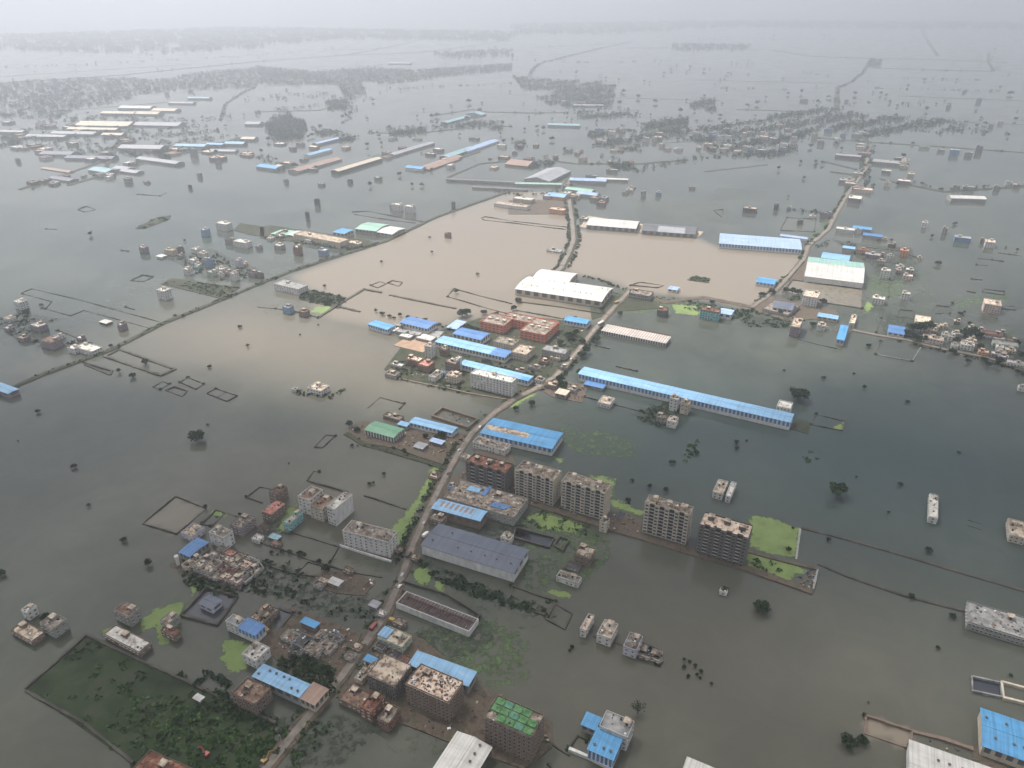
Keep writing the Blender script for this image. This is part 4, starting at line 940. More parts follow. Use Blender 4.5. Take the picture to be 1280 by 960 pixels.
rect_walls([(1020,518),(1056,527),(1053,539),(1014,531)], wd=1.0); bwall([(1210,650),(1228,655),(1227,662),(1210,657)], .8, .5)
rect_walls([(226,770),(259,735),(297,747),(272,782)], wd=1.6, h=1.7, label='dark wall round the pool with a slate shed')
rect_walls([(640,733),(694,752),(682,770),(640,754)], wd=1.2); rect_walls([(694,755),(715,767),(706,787),(682,774)], wd=1.3)
rect_walls([(645,661),(693,674),(686,686),(641,673)], wd=1.2, h=2, label='dark roofless enclosure behind the slate warehouse'); rect_walls([(692,683),(700,672),(711,677),(703,690)], wd=1.4, h=2)
bwall([(560,370),(567,361),(600,370),(640,380)], 1.4); bwall([(560,371),(600,383),(640,394),(700,402)], 1.2); bwall([(645,377),(700,384),(762,394)], 1.6); bwall([(645,388),(705,399)], 1.2)
bwall([(397,398),(425,380),(455,362),(477,366)], 3, 1.3, label='dark dyke running up right from the small duckweed plot'); bwall([(487,369),(520,376),(570,386)], 2.4, 1.2)
bwall([(425,384),(450,390)], 3, 1.2); rect_walls([(463,357),(475,352),(483,355),(472,360)], wd=1.2); rect_walls([(485,354),(490,351),(503,353),(499,358)], wd=1.5)
bwall([(602,273),(606,271),(645,277),(709,284)], 1.4); bwall([(604,275),(640,279),(707,287)], 1.4)
bwall([(322,384),(345,386),(375,391),(398,397)], 1); bwall([(30,365),(40,361),(100,375),(205,404)], .8, .8); bwall([(28,367),(65,377),(57,386),(88,395),(105,388),(190,411)], .8, .8)
bwall([(72,413),(105,426),(108,440)], 1); bwall([(80,432),(106,438)], 1)
rect_walls([(97,262),(108,258),(120,262),(105,265)], wd=.8); bwall([(172,243),(200,245),(208,241)], .9); rect_walls([(163,351),(178,344),(192,346),(180,352)], wd=.7)
bwall([(56,286),(72,287)]); bwall([(152,313),(160,314)]); bwall([(157,384),(168,387)], 1.2)
bwall([(440,265),(460,264),(532,278),(545,272)], 1); bwall([(443,268),(480,274),(520,279)], 1)
rect_walls([(892,263),(904,262),(903,272)], wd=.8); bwall([(978,366),(990,350),(1079,362),(1078,386),(1027,378)], 1.8, 1.3, label='wall round the brown pond in front of the mint roofed warehouse')
bwall([(997,424),(1020,430),(1046,436)], 1.4); bwall([(1083,309),(1125,314),(1146,322)], 1.2); bwall([(1085,315),(1100,317)], 1.2); bwall([(1098,327),(1122,330)], 1.2)
bwall([(1095,416),(1101,398),(1110,372),(1112,345)], .8); rect_walls([(1120,396),(1124,387),(1142,389),(1140,398)], wd=1.2); rect_walls([(1169,392),(1170,382),(1188,384),(1187,392)], wd=.8)
bwall([(1208,364),(1220,366)], 2); rect_walls([(1228,365),(1230,361),(1256,365),(1254,369)], wd=1); rect_walls([(1254,382),(1270,383),(1269,388),(1252,386)], wd=1)
bwall([(1215,349),(1228,350)], 1); bwall([(1221,331),(1234,332)], 1); bwall([(1248,316),(1262,318),(1277,320)], 1); bwall([(1222,323),(1240,325),(1255,327)], .8)
bwall([(975,287),(984,272),(1020,274),(1018,290),(976,288)], 1.2); rect_walls([(788,357),(800,353),(830,357),(822,360)], wd=.8)
rect_walls([(1214,847),(1250,855),(1252,873),(1215,865)], wd=1.0, h=1.8, mat=RF['grey'], label='grey rim wall round a dark tank at the right edge')
sheet('dark_pool', [(1215,848),(1250,856),(1251,872),(1216,864)], plain('pool_dark', (.015,.018,.03), .1), z=.05)
rect_walls([(1251,854),(1310,870),(1310,888),(1254,874)], wd=1.6, h=2.0, mat=W['beige'], label='beige wall round a weedy enclosure at the right edge')
rect_walls([(1082,896),(1140,915),(1135,935),(1081,917)], wd=1.4, h=1.5, mat=W['brown'], label='brown wall round a silty pool at lower right')
bwall([(1140,915),(1180,925),(1216,938)], 2.2, 1.6, mat=W['brown'])
bwall([(684,955),(700,968),(720,980)], 1.2); bwall([(683,925),(700,938),(712,945)], 1.0)
sheet('dark_pool', [(768,646),(775,640),(782,643),(776,651)], plain('pool_dark', (.02,.02,.02), .2), z=.68)
rect_walls([(540,522),(553,512),(597,526),(585,537)], wd=1.4, h=3, mat=W['brown'], label='roofless brown compound wall right of the sky blue shed')
rubble([(543,522),(554,514),(593,526),(584,535)], .05, 'rubble inside the roofless brown compound', 1)
for P in ([(490,462),(482,466),(500,474)], [(500,474),(540,482),(585,492),(636,500)]): bwall(P, 1.6, 1.2, mat=W['brown'])
bwall([(752,363),(785,370)], 1.2); bwall([(745,432),(762,436)], 1.6); bwall([(770,458),(795,464)], 1.6, 1.5)
bwall([(995,700),(1000,662)], 1.4, 1.1, mat=W['grey']); bwall([(1022,712),(1016,738)], 1.4, 1.5, mat=W['grey'])
bwall([(711,938),(735,948),(763,962)], 1.6, 2.2, mat=W['white'], label='pale wall on the near side of the blue and white factory'); bwall([(711,936),(722,920),(734,926)], 1, 1.2)
bwall([(730,496),(760,504),(800,514)], 1.2, 1.2); bwall([(345,760),(365,768),(352,785)], 1.4, 1.2)
# ---------------------------------------------------------------- named near buildings
tower((582,578),(633,591),(592,566), 21, 'dark unfinished apartment tower at the left end of the tower row by the road', 'dark', 'rust', 6, 9, True, 'apartment towers in a row')
tower((644,588),(692,602),(653,575), 25, 'beige nine storey apartment tower, second from the left in the row', 'beige', 'dirty', 9, 9, False, 'apartment towers in a row')
tower((702,602),(757,617),(711,590), 26, 'pale beige nine storey apartment tower in the middle of the row', 'cream', 'dirty', 9, 9, False, 'apartment towers in a row')
tower((806,629),(862,645),(814,619), 28, 'beige apartment tower beyond the brown courtyard, second from the right', 'beige', 'dirty', 9, 9, False, 'apartment towers in a row')
tower((874,656),(936,672),(882,640), 27, 'apartment tower with pale roof and dark facade, rightmost of the row', 'dark', 'peach', 9, 9, True, 'apartment towers in a row')
house((755,662), dims=(6,7), h=9, wall='cream', roof='dirty', label='narrow cream gatehouse standing in water below the brown courtyard')
shed((527,681),(642,716),(553,656), 9, 'slate', 'white', 'darkgrey', 'long slate grey roofed warehouse with white lower walls beside the road', rise=.05, vents=7, bays=9, skirt=.62, win='r')
shed((540,635),(600,651),(546,623), 9, 'sky', 'brown', 'dark', 'sky blue roofed shed with rusty dark gaps beside the sprawling flat complex', rise=.08, bays=6, vents=0, cap=False, patch=[(.12+.1*k,.17+.1*k,.3,.85,'rust') for k in range(7)])
house((555,622),(642,648),(576,600), 8, 'grey', 'dirty', label='sprawling flat roofed complex with worn roof and blue tarpaulins below the dark tower', cat='building', name='industrial_complex', clutter=90, tanks=4, cols=12, seed=5, fl=2)
for q, L_ in (([(611,632),(630,637),(640,633),(619,627)], 'blue'), ([(582,612),(598,616),(602,611),(588,607)], 'sky'), ([(600,618),(612,607),(615,609),(606,620)], 'blue')):
    P = [at(a, b, 8.6) for a, b in q]; mb = MB(); mb.face([(a, b, 8.6) for a, b in P]); mb.face([(a, b, 8.5) for a, b in P[::-1]])
    for i in range(4): a, b = P[i-1], P[i]; mb.face([(a[0],a[1],8.5),(b[0],b[1],8.5),(b[0],b[1],8.6),(a[0],a[1],8.6)])
    o = mb.build('tarpaulin', MT[L_]); auto(o, 'blue tarpaulin on sprawling roof', 'tarpaulin', sum(a for a,b in q)/4, sum(b for a,b in q)/4, 'tarpaulins on the flat complex')
house((543,637),(556,641),(548,628), 7, 'beige', 'tan', label='beige flat annex at the road end of the rusty blue shed')
shed((601,541),(690,561),(619,523), 8, 'azure', 'white', 'blue', 'bright blue roofed shed with a pale brown strip standing by the road bend', rise=.06, bays=15, vents=0, patch=[(.02,.62,.25,.5,'tan')])
house((591,553),(631,564),(600,546), 6, 'white', 'dirty', label='low block with rubble covered roof between bright blue shed and dark tower', clutter=50, fl=2)
shed((456,537),(492,547),(467,526), 6.5, 'green', 'white', 'dark', 'green roofed shed with white columns on the brown dyke', rise=.08, bays=10, vents=0, win='fr', skirt=.1)
shed((512,528),(565,541),(517,521), 6, 'sky', 'white', 'blue', 'long sky blue roofed shed with blue panels right of the green shed', rise=.08, bays=11)
shed((497,530),(508,533),(500,526), 5, 'sky', 'grey', 'dark', 'small sky blue lean-to joining the green and blue sheds', rise=.05, bays=2, mono=True)
shed((517,558),(527,562),(523,552), 3, 'grey', 'grey', 'dark', 'small grey ribbed roof on the brown dyke', rise=.05, bays=2)
shed((537,551),(552,555),(541,547), 4, 'pale', 'brown', 'dark', 'small pale blue roof in front of the sky blue shed', rise=.05, bays=2)
house((492,524), dims=(20,8), h=3, wall='brown', roof='dirty', label='ruined brown outbuilding behind the green shed', unfin=True)
house((428,664),(486,679),(440,651), 14, 'white', 'dirty', label='white five storey apartment block with worn roof beside the duckweed strip', cat='apartment block', name='apartment_block', fl=5, cols=9, clutter=20, tanks=3)
bwall([(425,683),(450,691),(489,703)], 1, 1.8, mat=W['white'], label='low white wall in front of the white five storey block')
house((408,634),(418,638),(429,615), 16, 'white', 'white', label='tall white block with a blank right side wall', fl=5, wins='f', cols=3, cat='apartment block', name='apartment_block')
house((372,621),(386,627),(386,607), 15, 'white', 'brown', label='white five storey block with red brown roof, left of the brown one', fl=5, cat='apartment block', name='apartment_block')
house((387,632),(403,637),(399,616), 12, 'beige', 'brown', label='brown roofed beige block squeezed between two white blocks', fl=4, clutter=14, cat='apartment block', name='apartment_block')
house((354,653),(361,656),(371,639), 7, 'teal', 'tan', label='low turquoise fronted house with long white side', fl=2)
house((327,639),(338,644),(344,625), 8, 'brown', 'red', label='brown house with salmon red roof', fl=3, par=.3, stair=False)
house((336,616),(346,619),(347,605), 10, 'brown', 'brown', label='narrow dark brown house behind the salmon roofed one', fl=3)
house((287,656),(300,662),(306,642), 8, 'mauve', 'dirty', label='cluttered grey house with blue tarpaulin right of the tall white house', clutter=24)
house((261,666),(279,674),(272,657), 11, 'white', 'dirty', label='tall white house with tank tower on its dark roof', fl=3, tanks=2, tank='w')
house((226,666),(239,672),(241,654), 5, 'lilac', 'tan', label='low lilac walled house below the beige plot', fl=1, clutter=12)
shed((224,690),(238,695),(246,672), 6.5, 'blue', 'grey', 'dark', 'blue roofed shed left of the tall white house', rise=.05, bays=3, cap=False)
cylinder_tank(223, 706, 1.6, 8.5, 'slim white water tower left of the slum huddle')
random.seed(4)
HUD = [(236,711),(246,703),(252,712),(259,705),(262,717),(270,709),(272,722),(281,714),(284,725),(291,718),(296,729),(304,722),(308,712),(298,711),(288,706),(277,702),(318,716),(316,706),(268,700)]
for k, (x, y) in enumerate(HUD):
    house((x, y), dims=(random.uniform(6,10), random.uniform(5,9)), h=random.uniform(3,5.6), wall=random.choice(['brown','beige','grey','mauve','white']), roof=random.choice(['tan','tan','dirty','peach','rust']),
          look='small %s house in slum huddle' % ('tan roofed' if k % 2 else 'patchy roofed'), clutter=8, stair=random.random() < .3, tanks=1, group='slum houses in the huddle')
rubble([(232,710),(265,696),(325,708),(298,735),(262,726)], .05, 'junk and rubble between the slum houses', 1.2)
bwall([(306,731),(330,712),(325,706)], 1.3, 2.2, mat=W['grey'], label='grey wall along the right side of the slum huddle')
shed((249,754),(263,763),(260,743), 4.5, 'slate', 'lilac', 'dark', 'slate roofed shed standing inside the walled pool', rise=.1, bays=2)
house((142,763),(161,772),(157,753), 9, 'grey', 'brown', label='grey house with dirty brown roof behind the long white roofed one', clutter=10)
house((130,793),(174,816),(144,781), 4.5, 'brown', 'white', label='long low house with patchy white roof at the corner of the green plot', fl=1, clutter=8, tanks=0)
house((200,776),(210,781),(216,766), 6, 'grey', 'tan', label='tan roofed house above the red roofed one', fl=2)
house((201,788),(218,796),(207,780), 5, 'brown', 'rust', label='red brown roofed house standing in duckweed', fl=2)
house((40,770), dims=(6,7), h=7, wall='white', roof='white', label='small white house at the back of the left edge cluster')
house((37,795), dims=(22,9), h=4, wall='brown', roof='tan', label='long brown house at the front of the left edge cluster', clutter=10)
house((71,788), dims=(13,10), h=8, wall='grey', roof='dirty', label='two storey grey house at the right of the left edge cluster')
tree(58, 775, 14, label='dark tree in the middle of the left edge cluster')
house((282,777),(297,784),(291,768), 8, 'white', 'grey', label='white walled house at the left end of the deep blue roof')
shed((297,784),(319,794),(306,771), 8, 'blue', 'white', 'blue', 'deep blue roofed house with white edged front', rise=.04, bays=5, cap=False)
house((312,772),(321,776),(331,754), 8, 'brown', 'tan', label='narrow brown block with tan roof behind the deep blue roof', clutter=14)
house((331,780), dims=(7,22), h=5, wall='brown', roof='dirty', label='long brown shell building right of the tan roofed block', unfin=True)
shed((376,777),(394,784),(381,771), 4.5, 'azure', 'brown', 'dark', 'small bright azure roof by the junk yard', rise=.03, bays=2, cap=False)
for k, (x, y, a, b, hh) in enumerate([(365,800,12,8,3.5),(380,806,10,10,4),(392,815,14,8,4),(372,815,10,7,3),(408,812,12,9,3.2),(420,800,10,6,3),(405,798,9,7,3)]):
    house((x, y), dims=(a, b), h=hh, wall='grey', roof='dark' if k % 2 else 'dirty', look='dark roofed shanty in the junk yard', clutter=18, stair=False, tanks=0, par=.3, group='junk yard shanties')
rubble([(345,800),(370,785),(445,800),(430,830),(405,845),(350,825)], .10, 'scrap and junk strewn over the yard left of the road', 1.0)
rubble([(395,775),(445,790),(440,802),(400,788)], .10, 'red brown scrap pile with white sacks by the road', 1.6, [RF['rust'], RF['brown'], TANKW, MT['sky']])
house((322,824), dims=(12,12), h=7, wall='white', roof='white', label='white house with round tank left of the blue warehouse', tanks=2, tank='w')
shed((316,845),(374,871),(328,830), 8, 'sky', 'grey', 'dark', 'sky blue roofed warehouse with small vents left of the road', rise=.05, vents=7, bays=6, cap=False)
shed((375,872),(393,881),(387,851), 7.6, 'rust', 'beige', 'dark', 'rusted pale roof at the road end of the blue warehouse', rise=.04, bays=3, cap=False)
house((290,867),(320,880),(308,846), 9.5, 'brown', 'brown', label='brown brick house with bare floors below the blue warehouse', unfin=True, fl=3, clutter=16)
house((166,962),(232,992),(188,938), 6, 'brown', 'rust', label='dark red roofed building at the bottom edge', clutter=25, fl=2)
shed((242,872),(250,876),(246,867), 3, 'white', 'grey', 'dark', 'tiny white roofed hut in the green plot', rise=.05, bays=1)
excavator(258, 944, 150, 'red', 'red and white excavator on the near right part of the green plot')
excavator(331, 952, 60, 'yellow', 'yellow excavator beside the road at the bottom')
house((459,843),(493,859),(482,818), 13, 'dark', 'tan', label='dark four storey block with plain tan roof by the road', cat='apartment block', name='apartment_block', unfin=True, fl=4, stair=False, tanks=0, clutter=6, par=.5)
house((507,855),(560,880),(526,830), 17, 'brown', 'peach', label='unfinished six storey tower with cluttered peach roof', cat='apartment tower', name='apartment_tower', unfin=True, fl=6, clutter=120, cols=11)
shed((511,830),(585,857),(524,815), 8, 'sky', 'grey', 'dark', 'sky blue roof behind the peach roofed tower', rise=.02, bays=5, vents=0, mono=True, name='warehouse')
r_ = house((605,897),(665,922),(623,870), 21, 'brown', 'dirty', label='tall brown unfinished tower covered with green tarpaulins', cat='apartment tower', name='apartment_tower', unfin=True, fl=7, clutter=30, cols=10, stair=False)
gt = blot('tarp_green', [(.35,(.035,.09,.035)),(.5,(.07,.19,.07)),(.7,(.15,.24,.13))], .4); gt2 = blot('tarp_teal', [(.35,(.05,.13,.09)),(.6,(.10,.24,.16)),(.75,(.25,.30,.26))], .4)
Lr = [c for c in r_.children if c.name.startswith('roof')][0].dimensions
for i in range(5):
    for j in range(3):
        if (i, j) in ((0,0),(4,2)): continue
        mb = MB(); cw, ch_ = (Lr.x-2)/5, (Lr.y-2)/3; mb.box(1+i*cw, 1+j*ch_, 21.6+.1*((i+j)%2), 1+(i+1)*cw-.5, 1+(j+1)*ch_-.6, 21.9+.1*((i+j)%2)); mb.build('roof_tarpaulin', gt if (i+j) % 3 else gt2, r_)
shed((532,976),(575,1000),(574,916), 8, 'white', 'dark', 'dark', 'white gable roofed hall cut by the bottom edge', rise=.08, axis='v', vents=6, bays=4)
house((450,885),(465,891),(468,865), 8, 'brick', 'rust', label='red brown house with ragged roof standing in the pond', clutter=14)
house((472,899),(486,905),(484,879), 7, 'brick', 'dirty', label='half built red brick house right of the ragged roofed one', unfin=True, clutter=10)
house((423,874),(450,889),(438,856), 4, 'brown', 'brown', label='long low brown building beside the road', fl=1, clutter=16)
house((443,848),(452,852),(454,834), 4, 'beige', 'tan', label='small beige building left of the tan roofed block')
shed((455,824),(466,830),(459,818), 3, 'azure', 'white', 'dark', 'small blue and white awning by the roadside', rise=.02, bays=1, mono=True)
house((472,797),(504,808),(485,783), 6, 'palegreen', 'tan', label='pale green house with blue patched roof right of the road', fl=2, clutter=8)
shed((473,793),(483,797),(480,783), 6.8, 'sky', 'white', 'dark', 'sky blue roof on the left end of the pale green house', rise=.02, bays=1, mono=True)
truck(492, 778, -25, 'white', 'yellow', 'yellow truck parked behind the pale green house', .7)
house((731,700), dims=(12,12), h=8, wall='brown', roof='tan', label='square house with tan cluttered roof and dark walls right of the slate warehouse', fl=2, clutter=14, unfin=True)
house((711,727), dims=(17,7), h=4, wall='white', roof='dirty', label='low white house with open roof rooms right of the slate warehouse', fl=1, clutter=14)
house((716,710), dims=(11,9), h=1.2, wall='brown', roof='dark', label='dark low platform between the two houses right of the slate warehouse', fl=1, wins='', stair=False, tanks=0)
house((634,677), dims=(8,7), h=5, wall='white', roof='tan', label='small white house with roof tank behind the slate warehouse', tanks=3, tank='w')
house((543,598), dims=(9,6), h=3, wall='brown', roof='peach', look='low roadside stall')
house((566,612), dims=(7,6), h=3.5, wall='blue', roof='grey', look='low blue patched stall')
house((583,574), dims=(9,5), h=3, wall='beige', roof='tan', look='low pale roadside stall')
house((548,653), dims=(12,9), h=5, wall='brown', roof='dirty', look='brown annex')
shed((336,671),(347,674),(340,666), 3, 'teal', 'brown', 'dark', 'small teal roof among the flooded brown houses', rise=.03, bays=1)
for k, (x, y, a, b, hh, wl, rf) in enumerate([(323,676,7,6,3,'white','white'),(289,695,9,6,3,'brown','red'),(301,699,10,6,3,'brown','dirty'),(312,701,8,5,3,'grey','grey'),(330,664,7,6,4,'brown','dark'),(346,682,8,5,2.5,'brown','brown'),(279,690,7,5,3,'grey','dirty')]):
    house((x, y), dims=(a, b), h=hh, wall=wl, roof=rf, look='small low flooded house', stair=False, tanks=0, group='small low flooded houses')
for k, (x, y, a, b, hh, wl, rf) in enumerate([(405,729,8,6,3,'brown','tan'),(399,734,7,5,3,'grey','dirty'),(436,716,7,5,3,'brown','dirty'),(448,812,7,5,3,'brown','tan'),(438,824,6,5,3,'grey','dirty'),(470,838,7,6,3.5,'beige','tan'),(463,846,8,5,3,'brown','dirty'),(476,812,7,5,3,'grey','dark'),(494,823,9,6,3,'brown','dark'),(506,829,7,6,3,'brown','rust'),(478,770,6,5,3,'grey','white'),(500,782,8,6,3.5,'brown','dirty'),(519,700,6,5,3,'brown','tan'),(497,690,7,5,3,'brown','dirty')]):
    house((x, y), dims=(a, b), h=hh, wall=wl, roof=rf, look='low roadside hut', name='hut', cat='hut', stair=False, tanks=0, group='low huts along the lower road')
# roofless ruined factory
A, L, D, a_ = rect3((495,753),(586,789),(504,736), 5.5)
root = empty('ruined_factory', (A.x, A.y, 0), a_); tag(root, 'long roofless ruined factory with pale wall and rusty roof frames', 'ruin')
mb = MB(); mb.box(0,0,-1,L,.4,5.5); mb.box(0,D-.4,-1,L,D,4.6); mb.box(0,.4,-1,.4,D-.4,5.2); mb.box(L-.4,.4,-1,L,D-.4,5.2); mb.build('wall', W['white'], root)
mb = MB(); mb.box(.4,.4,-1,L-.4,D-.4,.5); mb.build('floor', RF['dark'], root)
mb = MB(); mb.face([(.4,D*.55,4.0),(L-.4,D*.55,4.0),(L-.4,.4,5.1),(.4,.4,5.1)]); mb.build('roof', RF['dark'], root)
for k in range(24): mb = MB(); x = 1.5+(L-3)*k/23; mb.bar((x,.4,5.3), (x,D-.4,4.5), .22); mb.build('roof_beam', RF['rust'], root)
bwall([(498,736),(504,728),(560,745),(599,770),(590,790)], 1.2, 2.0, label='dark wall behind the roofless ruined factory')
shed((410,727),(424,731),(413,720), 3.5, 'white', 'grey', 'dark', 'white roofed shack in the dark pond left of the road', rise=.05, bays=2)
shed((461,756),(470,760),(465,749), 3, 'grey', 'grey', 'dark', 'small pale ribbed roof beside the road', rise=.05, bays=2)
rubble([(440,728),(470,722),(466,738),(445,738)], .06, 'pale rubble heap left of the road', 1.2, [RF['tan'], TANKW, RF['dirty']])
rubble([(388,725),(410,712),(440,722),(425,740)], .05, 'scrap by the white roofed shack', 1.0)
# right half
house((725,786),(732,789),(734,767), 6.5, 'white', 'peach', label='narrow pale roofed house, first of the row of flooded houses', fl=2)
house((746,793),(763,800),(756,775), 7, 'white', 'tan', label='white house with round roof tanks, second of the row', tanks=3, clutter=10)
house((779,808),(795,815),(788,791), 7, 'lilac', 'dirty', label='blue trimmed house with cluttered roof, third of the row', clutter=22)
for x, y, a, b in ((806,815,8,9),(817,819,9,8),(820,826,7,5),(806,822,8,5)): house((x, y), dims=(a, b), h=2.4, wall='dark', roof='dirty', look='roofless dark room of a flooded ruin', stair=False, tanks=0, par=.5, clutter=5, group='flooded ruin rooms')
bwall([(742,796),(790,810),(828,828),(822,832)], 1, 1)
house((749,908),(785,921),(757,888), 11, 'white', 'grey', label='white block with dark tanks behind the big blue roof', fl=3, clutter=8)
shed((735,936),(765,952),(749,911), 9, 'azure', 'white', 'blue', 'big bright blue roof of the blue and white factory', rise=.02, bays=6, mono=True, skirt=.2, vents=3)
shed((727,905),(744,912),(737,892), 6, 'azure', 'grey', 'dark', 'small bright blue roof left of the white block', rise=.02, bays=2, mono=True)
shed((850,976),(900,1000),(862,948), 8, 'white', 'white', 'dark', 'white roof corner cut by the bottom edge right of the factory', rise=.03, bays=3)
house((1210,778),(1300,805),(1213,753), 6, 'grey', 'grey', label='long grey flat roofed block with pale debris at the right edge', fl=2, clutter=60, tanks=3, cols=16, cat='building', name='flat_roofed_block')
shed((1229,932),(1300,957),(1222,884), 8, 'azure', 'beige', 'dark', 'blue gable roofed shed in the lower right corner', rise=.06, vents=6, bays=5, axis='u')
shed((1137,985),(1260,1030),(1139,926), 8, 'white', 'white', 'dark', 'white roofed hall at the lower right bottom edge', rise=.03, vents=8, bays=6)
rubble([(1140,918),(1160,920),(1215,936),(1210,945),(1150,928)], .04, 'weeds and rubble behind the white roofed hall', .9)
house((891,615),(903,619),(900,600), 6, 'white', 'tan', label='pale house with brownish roof, left of a pair in the dark lagoon', fl=2)
house((907,620),(913,622),(916,603), 6, 'white', 'white', label='slim white house, right of a pair in the dark lagoon', fl=2)
house((1161,646),(1172,650),(1168,619), 5.5, 'white', 'white', label='narrow white house alone in the dark lagoon at right', fl=2, clutter=8)
house((1262,669),(1282,675),(1266,650), 6, 'beige', 'tan', label='beige house cut by the right edge in the dark lagoon', fl=2)
house((747,503),(762,507),(754,495), 4.5, 'white', 'tan', label='small white house left of the houses before the longest warehouse', fl=1)
house((842,512), dims=(8,8), h=14, wall='white', roof='tan', label='tall slim white house touching the longest warehouse', fl=4)
house((856,515), dims=(8,10), h=11, wall='cream', roof='dirty', label='cream house right of the tall slim white house', fl=3)
house((827,527), dims=(9,8), h=6, wall='grey', roof='dirty', label='grey ruinous house before the longest warehouse', fl=2, unfin=True)
house((840,532), dims=(9,10), h=7, wall='white', roof='tan', label='two storey white house standing foremost before the longest warehouse', fl=2)
shed((723,467),(988,528),(728,458), 9, 'sky', 'white', 'blue', 'longest sky blue roofed warehouse with white columns and blue panels', rise=.06, bays=56, vents=0, win='fr', skirt=.42)
shed((730,480),(753,486),(735,475), 4, 'blue', 'grey', 'dark', 'small blue roof at the left end of the longest warehouse', rise=.02, bays=2, mono=True)
house((971,508),(988,512),(973,500), 10, 'white', 'white', label='white rooftop box at the right end of the longest warehouse', stair=False, tanks=0, fl=3)
shed((752,413),(832,429),(759,406), 5, 'white', 'white', 'dark', 'long shed with red and white striped roof in the lagoon', rise=.03, bays=26, mono=True, skirt=.1, patch=[(k/26+.012, k/26+.027, .02, .98, 'rust') for k in range(26)])
house((801,415), dims=(74,5), h=1.5, wall='brick', roof='rust', label='brown open platform behind the striped shed', stair=False, tanks=0, wins='', fl=1, par=.6)
shed((705,400),(733,405),(710,395), 7, 'azure', 'white', 'blue', 'short blue roofed shed beside the road right of the red complex', rise=.08, bays=7)
for P_, d_, L_ in (([(480,462),(500,440),(560,450),(640,470),(690,470),(650,495),(560,484)], .012, 'junk between the houses of the middle settlement'), ([(650,445),(735,440),(725,432),(740,410),(760,395),(720,450),(700,468),(650,460)], .03, 'junk around the upper road'),
  ([(433,542),(455,530),(560,546),(590,545),(565,575),(495,558)], .03, 'junk in the yard of the green shed'), ([(432,858),(470,800),(530,800),(590,850),(680,900),(690,930),(560,922),(455,888)], .025, 'junk in the yards below the lower road'),
  ([(660,482),(694,476),(735,484),(728,502),(690,494)], .06, 'junk at the crossroads yard'), ([(548,612),(580,588),(590,568),(640,582),(655,622),(645,652),(600,648)], .03, 'junk around the flat complex'), ([(760,655),(769,638),(803,652),(798,670)], .04, 'junk in the brown courtyard'),
  ([(655,627),(760,660),(860,692),(935,714),(1012,741),(1016,735),(935,706),(860,684),(760,654),(660,622)], .04, 'junk along the path before the towers'), ([(1000,718),(1020,712),(1016,738),(1000,733)], .15, 'pale rubble at the end of the tower path'), ([(555,415),(600,400),(655,396),(740,405),(700,446),(560,425)], .015, 'junk around the red walled complex')):
    rubble(P_, d_, L_, 1.3, z=.6)
# red complex: one building of several wings
root = None
for k, (P0, P1, P2) in enumerate([((600,402),(628,409),(612,391)), ((628,397),(690,410),(634,390)), ((650,413),(680,420),(672,398))]):
    A, L, D, a_ = rect3(P0, P1, P2, 11, snap=True)
    if root is None: root = empty('school_complex', (A.x, A.y, 0), a_); A0 = A; tag(root, 'large red walled complex with grey worn roofs and several wings', 'building')
    d = A-A0; ca, sa = math.cos(-a_), math.sin(-a_); ox, oy = d.x*ca-d.y*sa, d.x*sa+d.y*ca
    mb = MB(); mb.box(ox, oy, -1, ox+L, oy+D, 10.8-.1*k); mb.build('wall', W['red'], root)
    mb = MB(); mb.box(ox-.3, oy-.3, 10.8-.1*k, ox+L+.3, oy+D+.3, 11-.1*k); mb.build('roof', RF['dirty'], root)
    mb = MB(); z = 11-.1*k
    mb.box(ox,oy,z,ox+L,oy+.3,z+1); mb.box(ox,oy+D-.3,z,ox+L,oy+D,z+1); mb.box(ox,oy+.3,z,ox+.3,oy+D-.3,z+1); mb.box(ox+L-.3,oy+.3,z,ox+L,oy+D-.3,z+1); mb.build('parapet', W['red'], root)
    for f_ in range(3):
        for c in range(int(L/5)):
            o = link('window', win_mesh(2.4, 1.4), root); o.location = (ox+L*(c+.5)/int(L/5), oy, 1.3+3.4*f_)
        for c in range(int(D/7)):
            o = link('window', win_mesh(2.4, 1.4), root); o.location = (ox+L, oy+D*(c+.5)/int(D/7), 1.3+3.4*f_); o.rotation_euler = (0,0,R(90))
    for q in range(3):
        mb = MB(); x, y = ox+L*(.15+.3*q), oy+D*.4; mb.box(x, y, z, x+4, y+3.5, z+2.2); mb.build('stair_room', W['beige'], root)
house((639,440),(658,444),(651,431), 9, 'beige', 'tan', label='beige three storey house right of the long blue warehouse', fl=3)
house((677,437),(705,444),(681,431), 9, 'grey', 'grey', label='grey building left of the upper road', fl=3, clutter=8)
house((617,427),(640,433),(622,420), 8, 'cream', 'dirty', label='yellowish cluttered house below the red complex', clutter=14)
for k, (x, y, a, b, hh, wl) in enumerate([(695,450,12,8,4,'beige'),(680,455,10,8,4,'brown'),(668,462,14,6,3.5,'grey'),(705,462,9,7,3.5,'brown'),(690,485,12,8,5,'brown'),(675,478,9,7,4,'white'),(715,490,10,8,4,'grey'),(650,466,12,6,3.5,'brown')]):
    house((x, y), dims=(a, b), h=hh, wall=wl, roof=['tan','rust','dirty','grey'][k % 4], look='small %s house at the crossroads' % ['tan','rusty','dingy','grey'][k % 4], clutter=8, group='small houses at the crossroads')
shed((694,491),(706,495),(701,486), 5, 'cream', 'grey', 'dark', 'pale tin roof by the crossroads', rise=.02, bays=2, mono=True)
shed((460,405),(484,412),(469,400), 7, 'azure', 'white', 'blue', 'leftmost blue roofed shed of the factory row', rise=.06, bays=8)
shed((500,403),(534,411),(510,395), 7, 'blue', 'white', 'dark', 'second blue roofed shed, behind the grey roofed yard', rise=.06, bays=9)
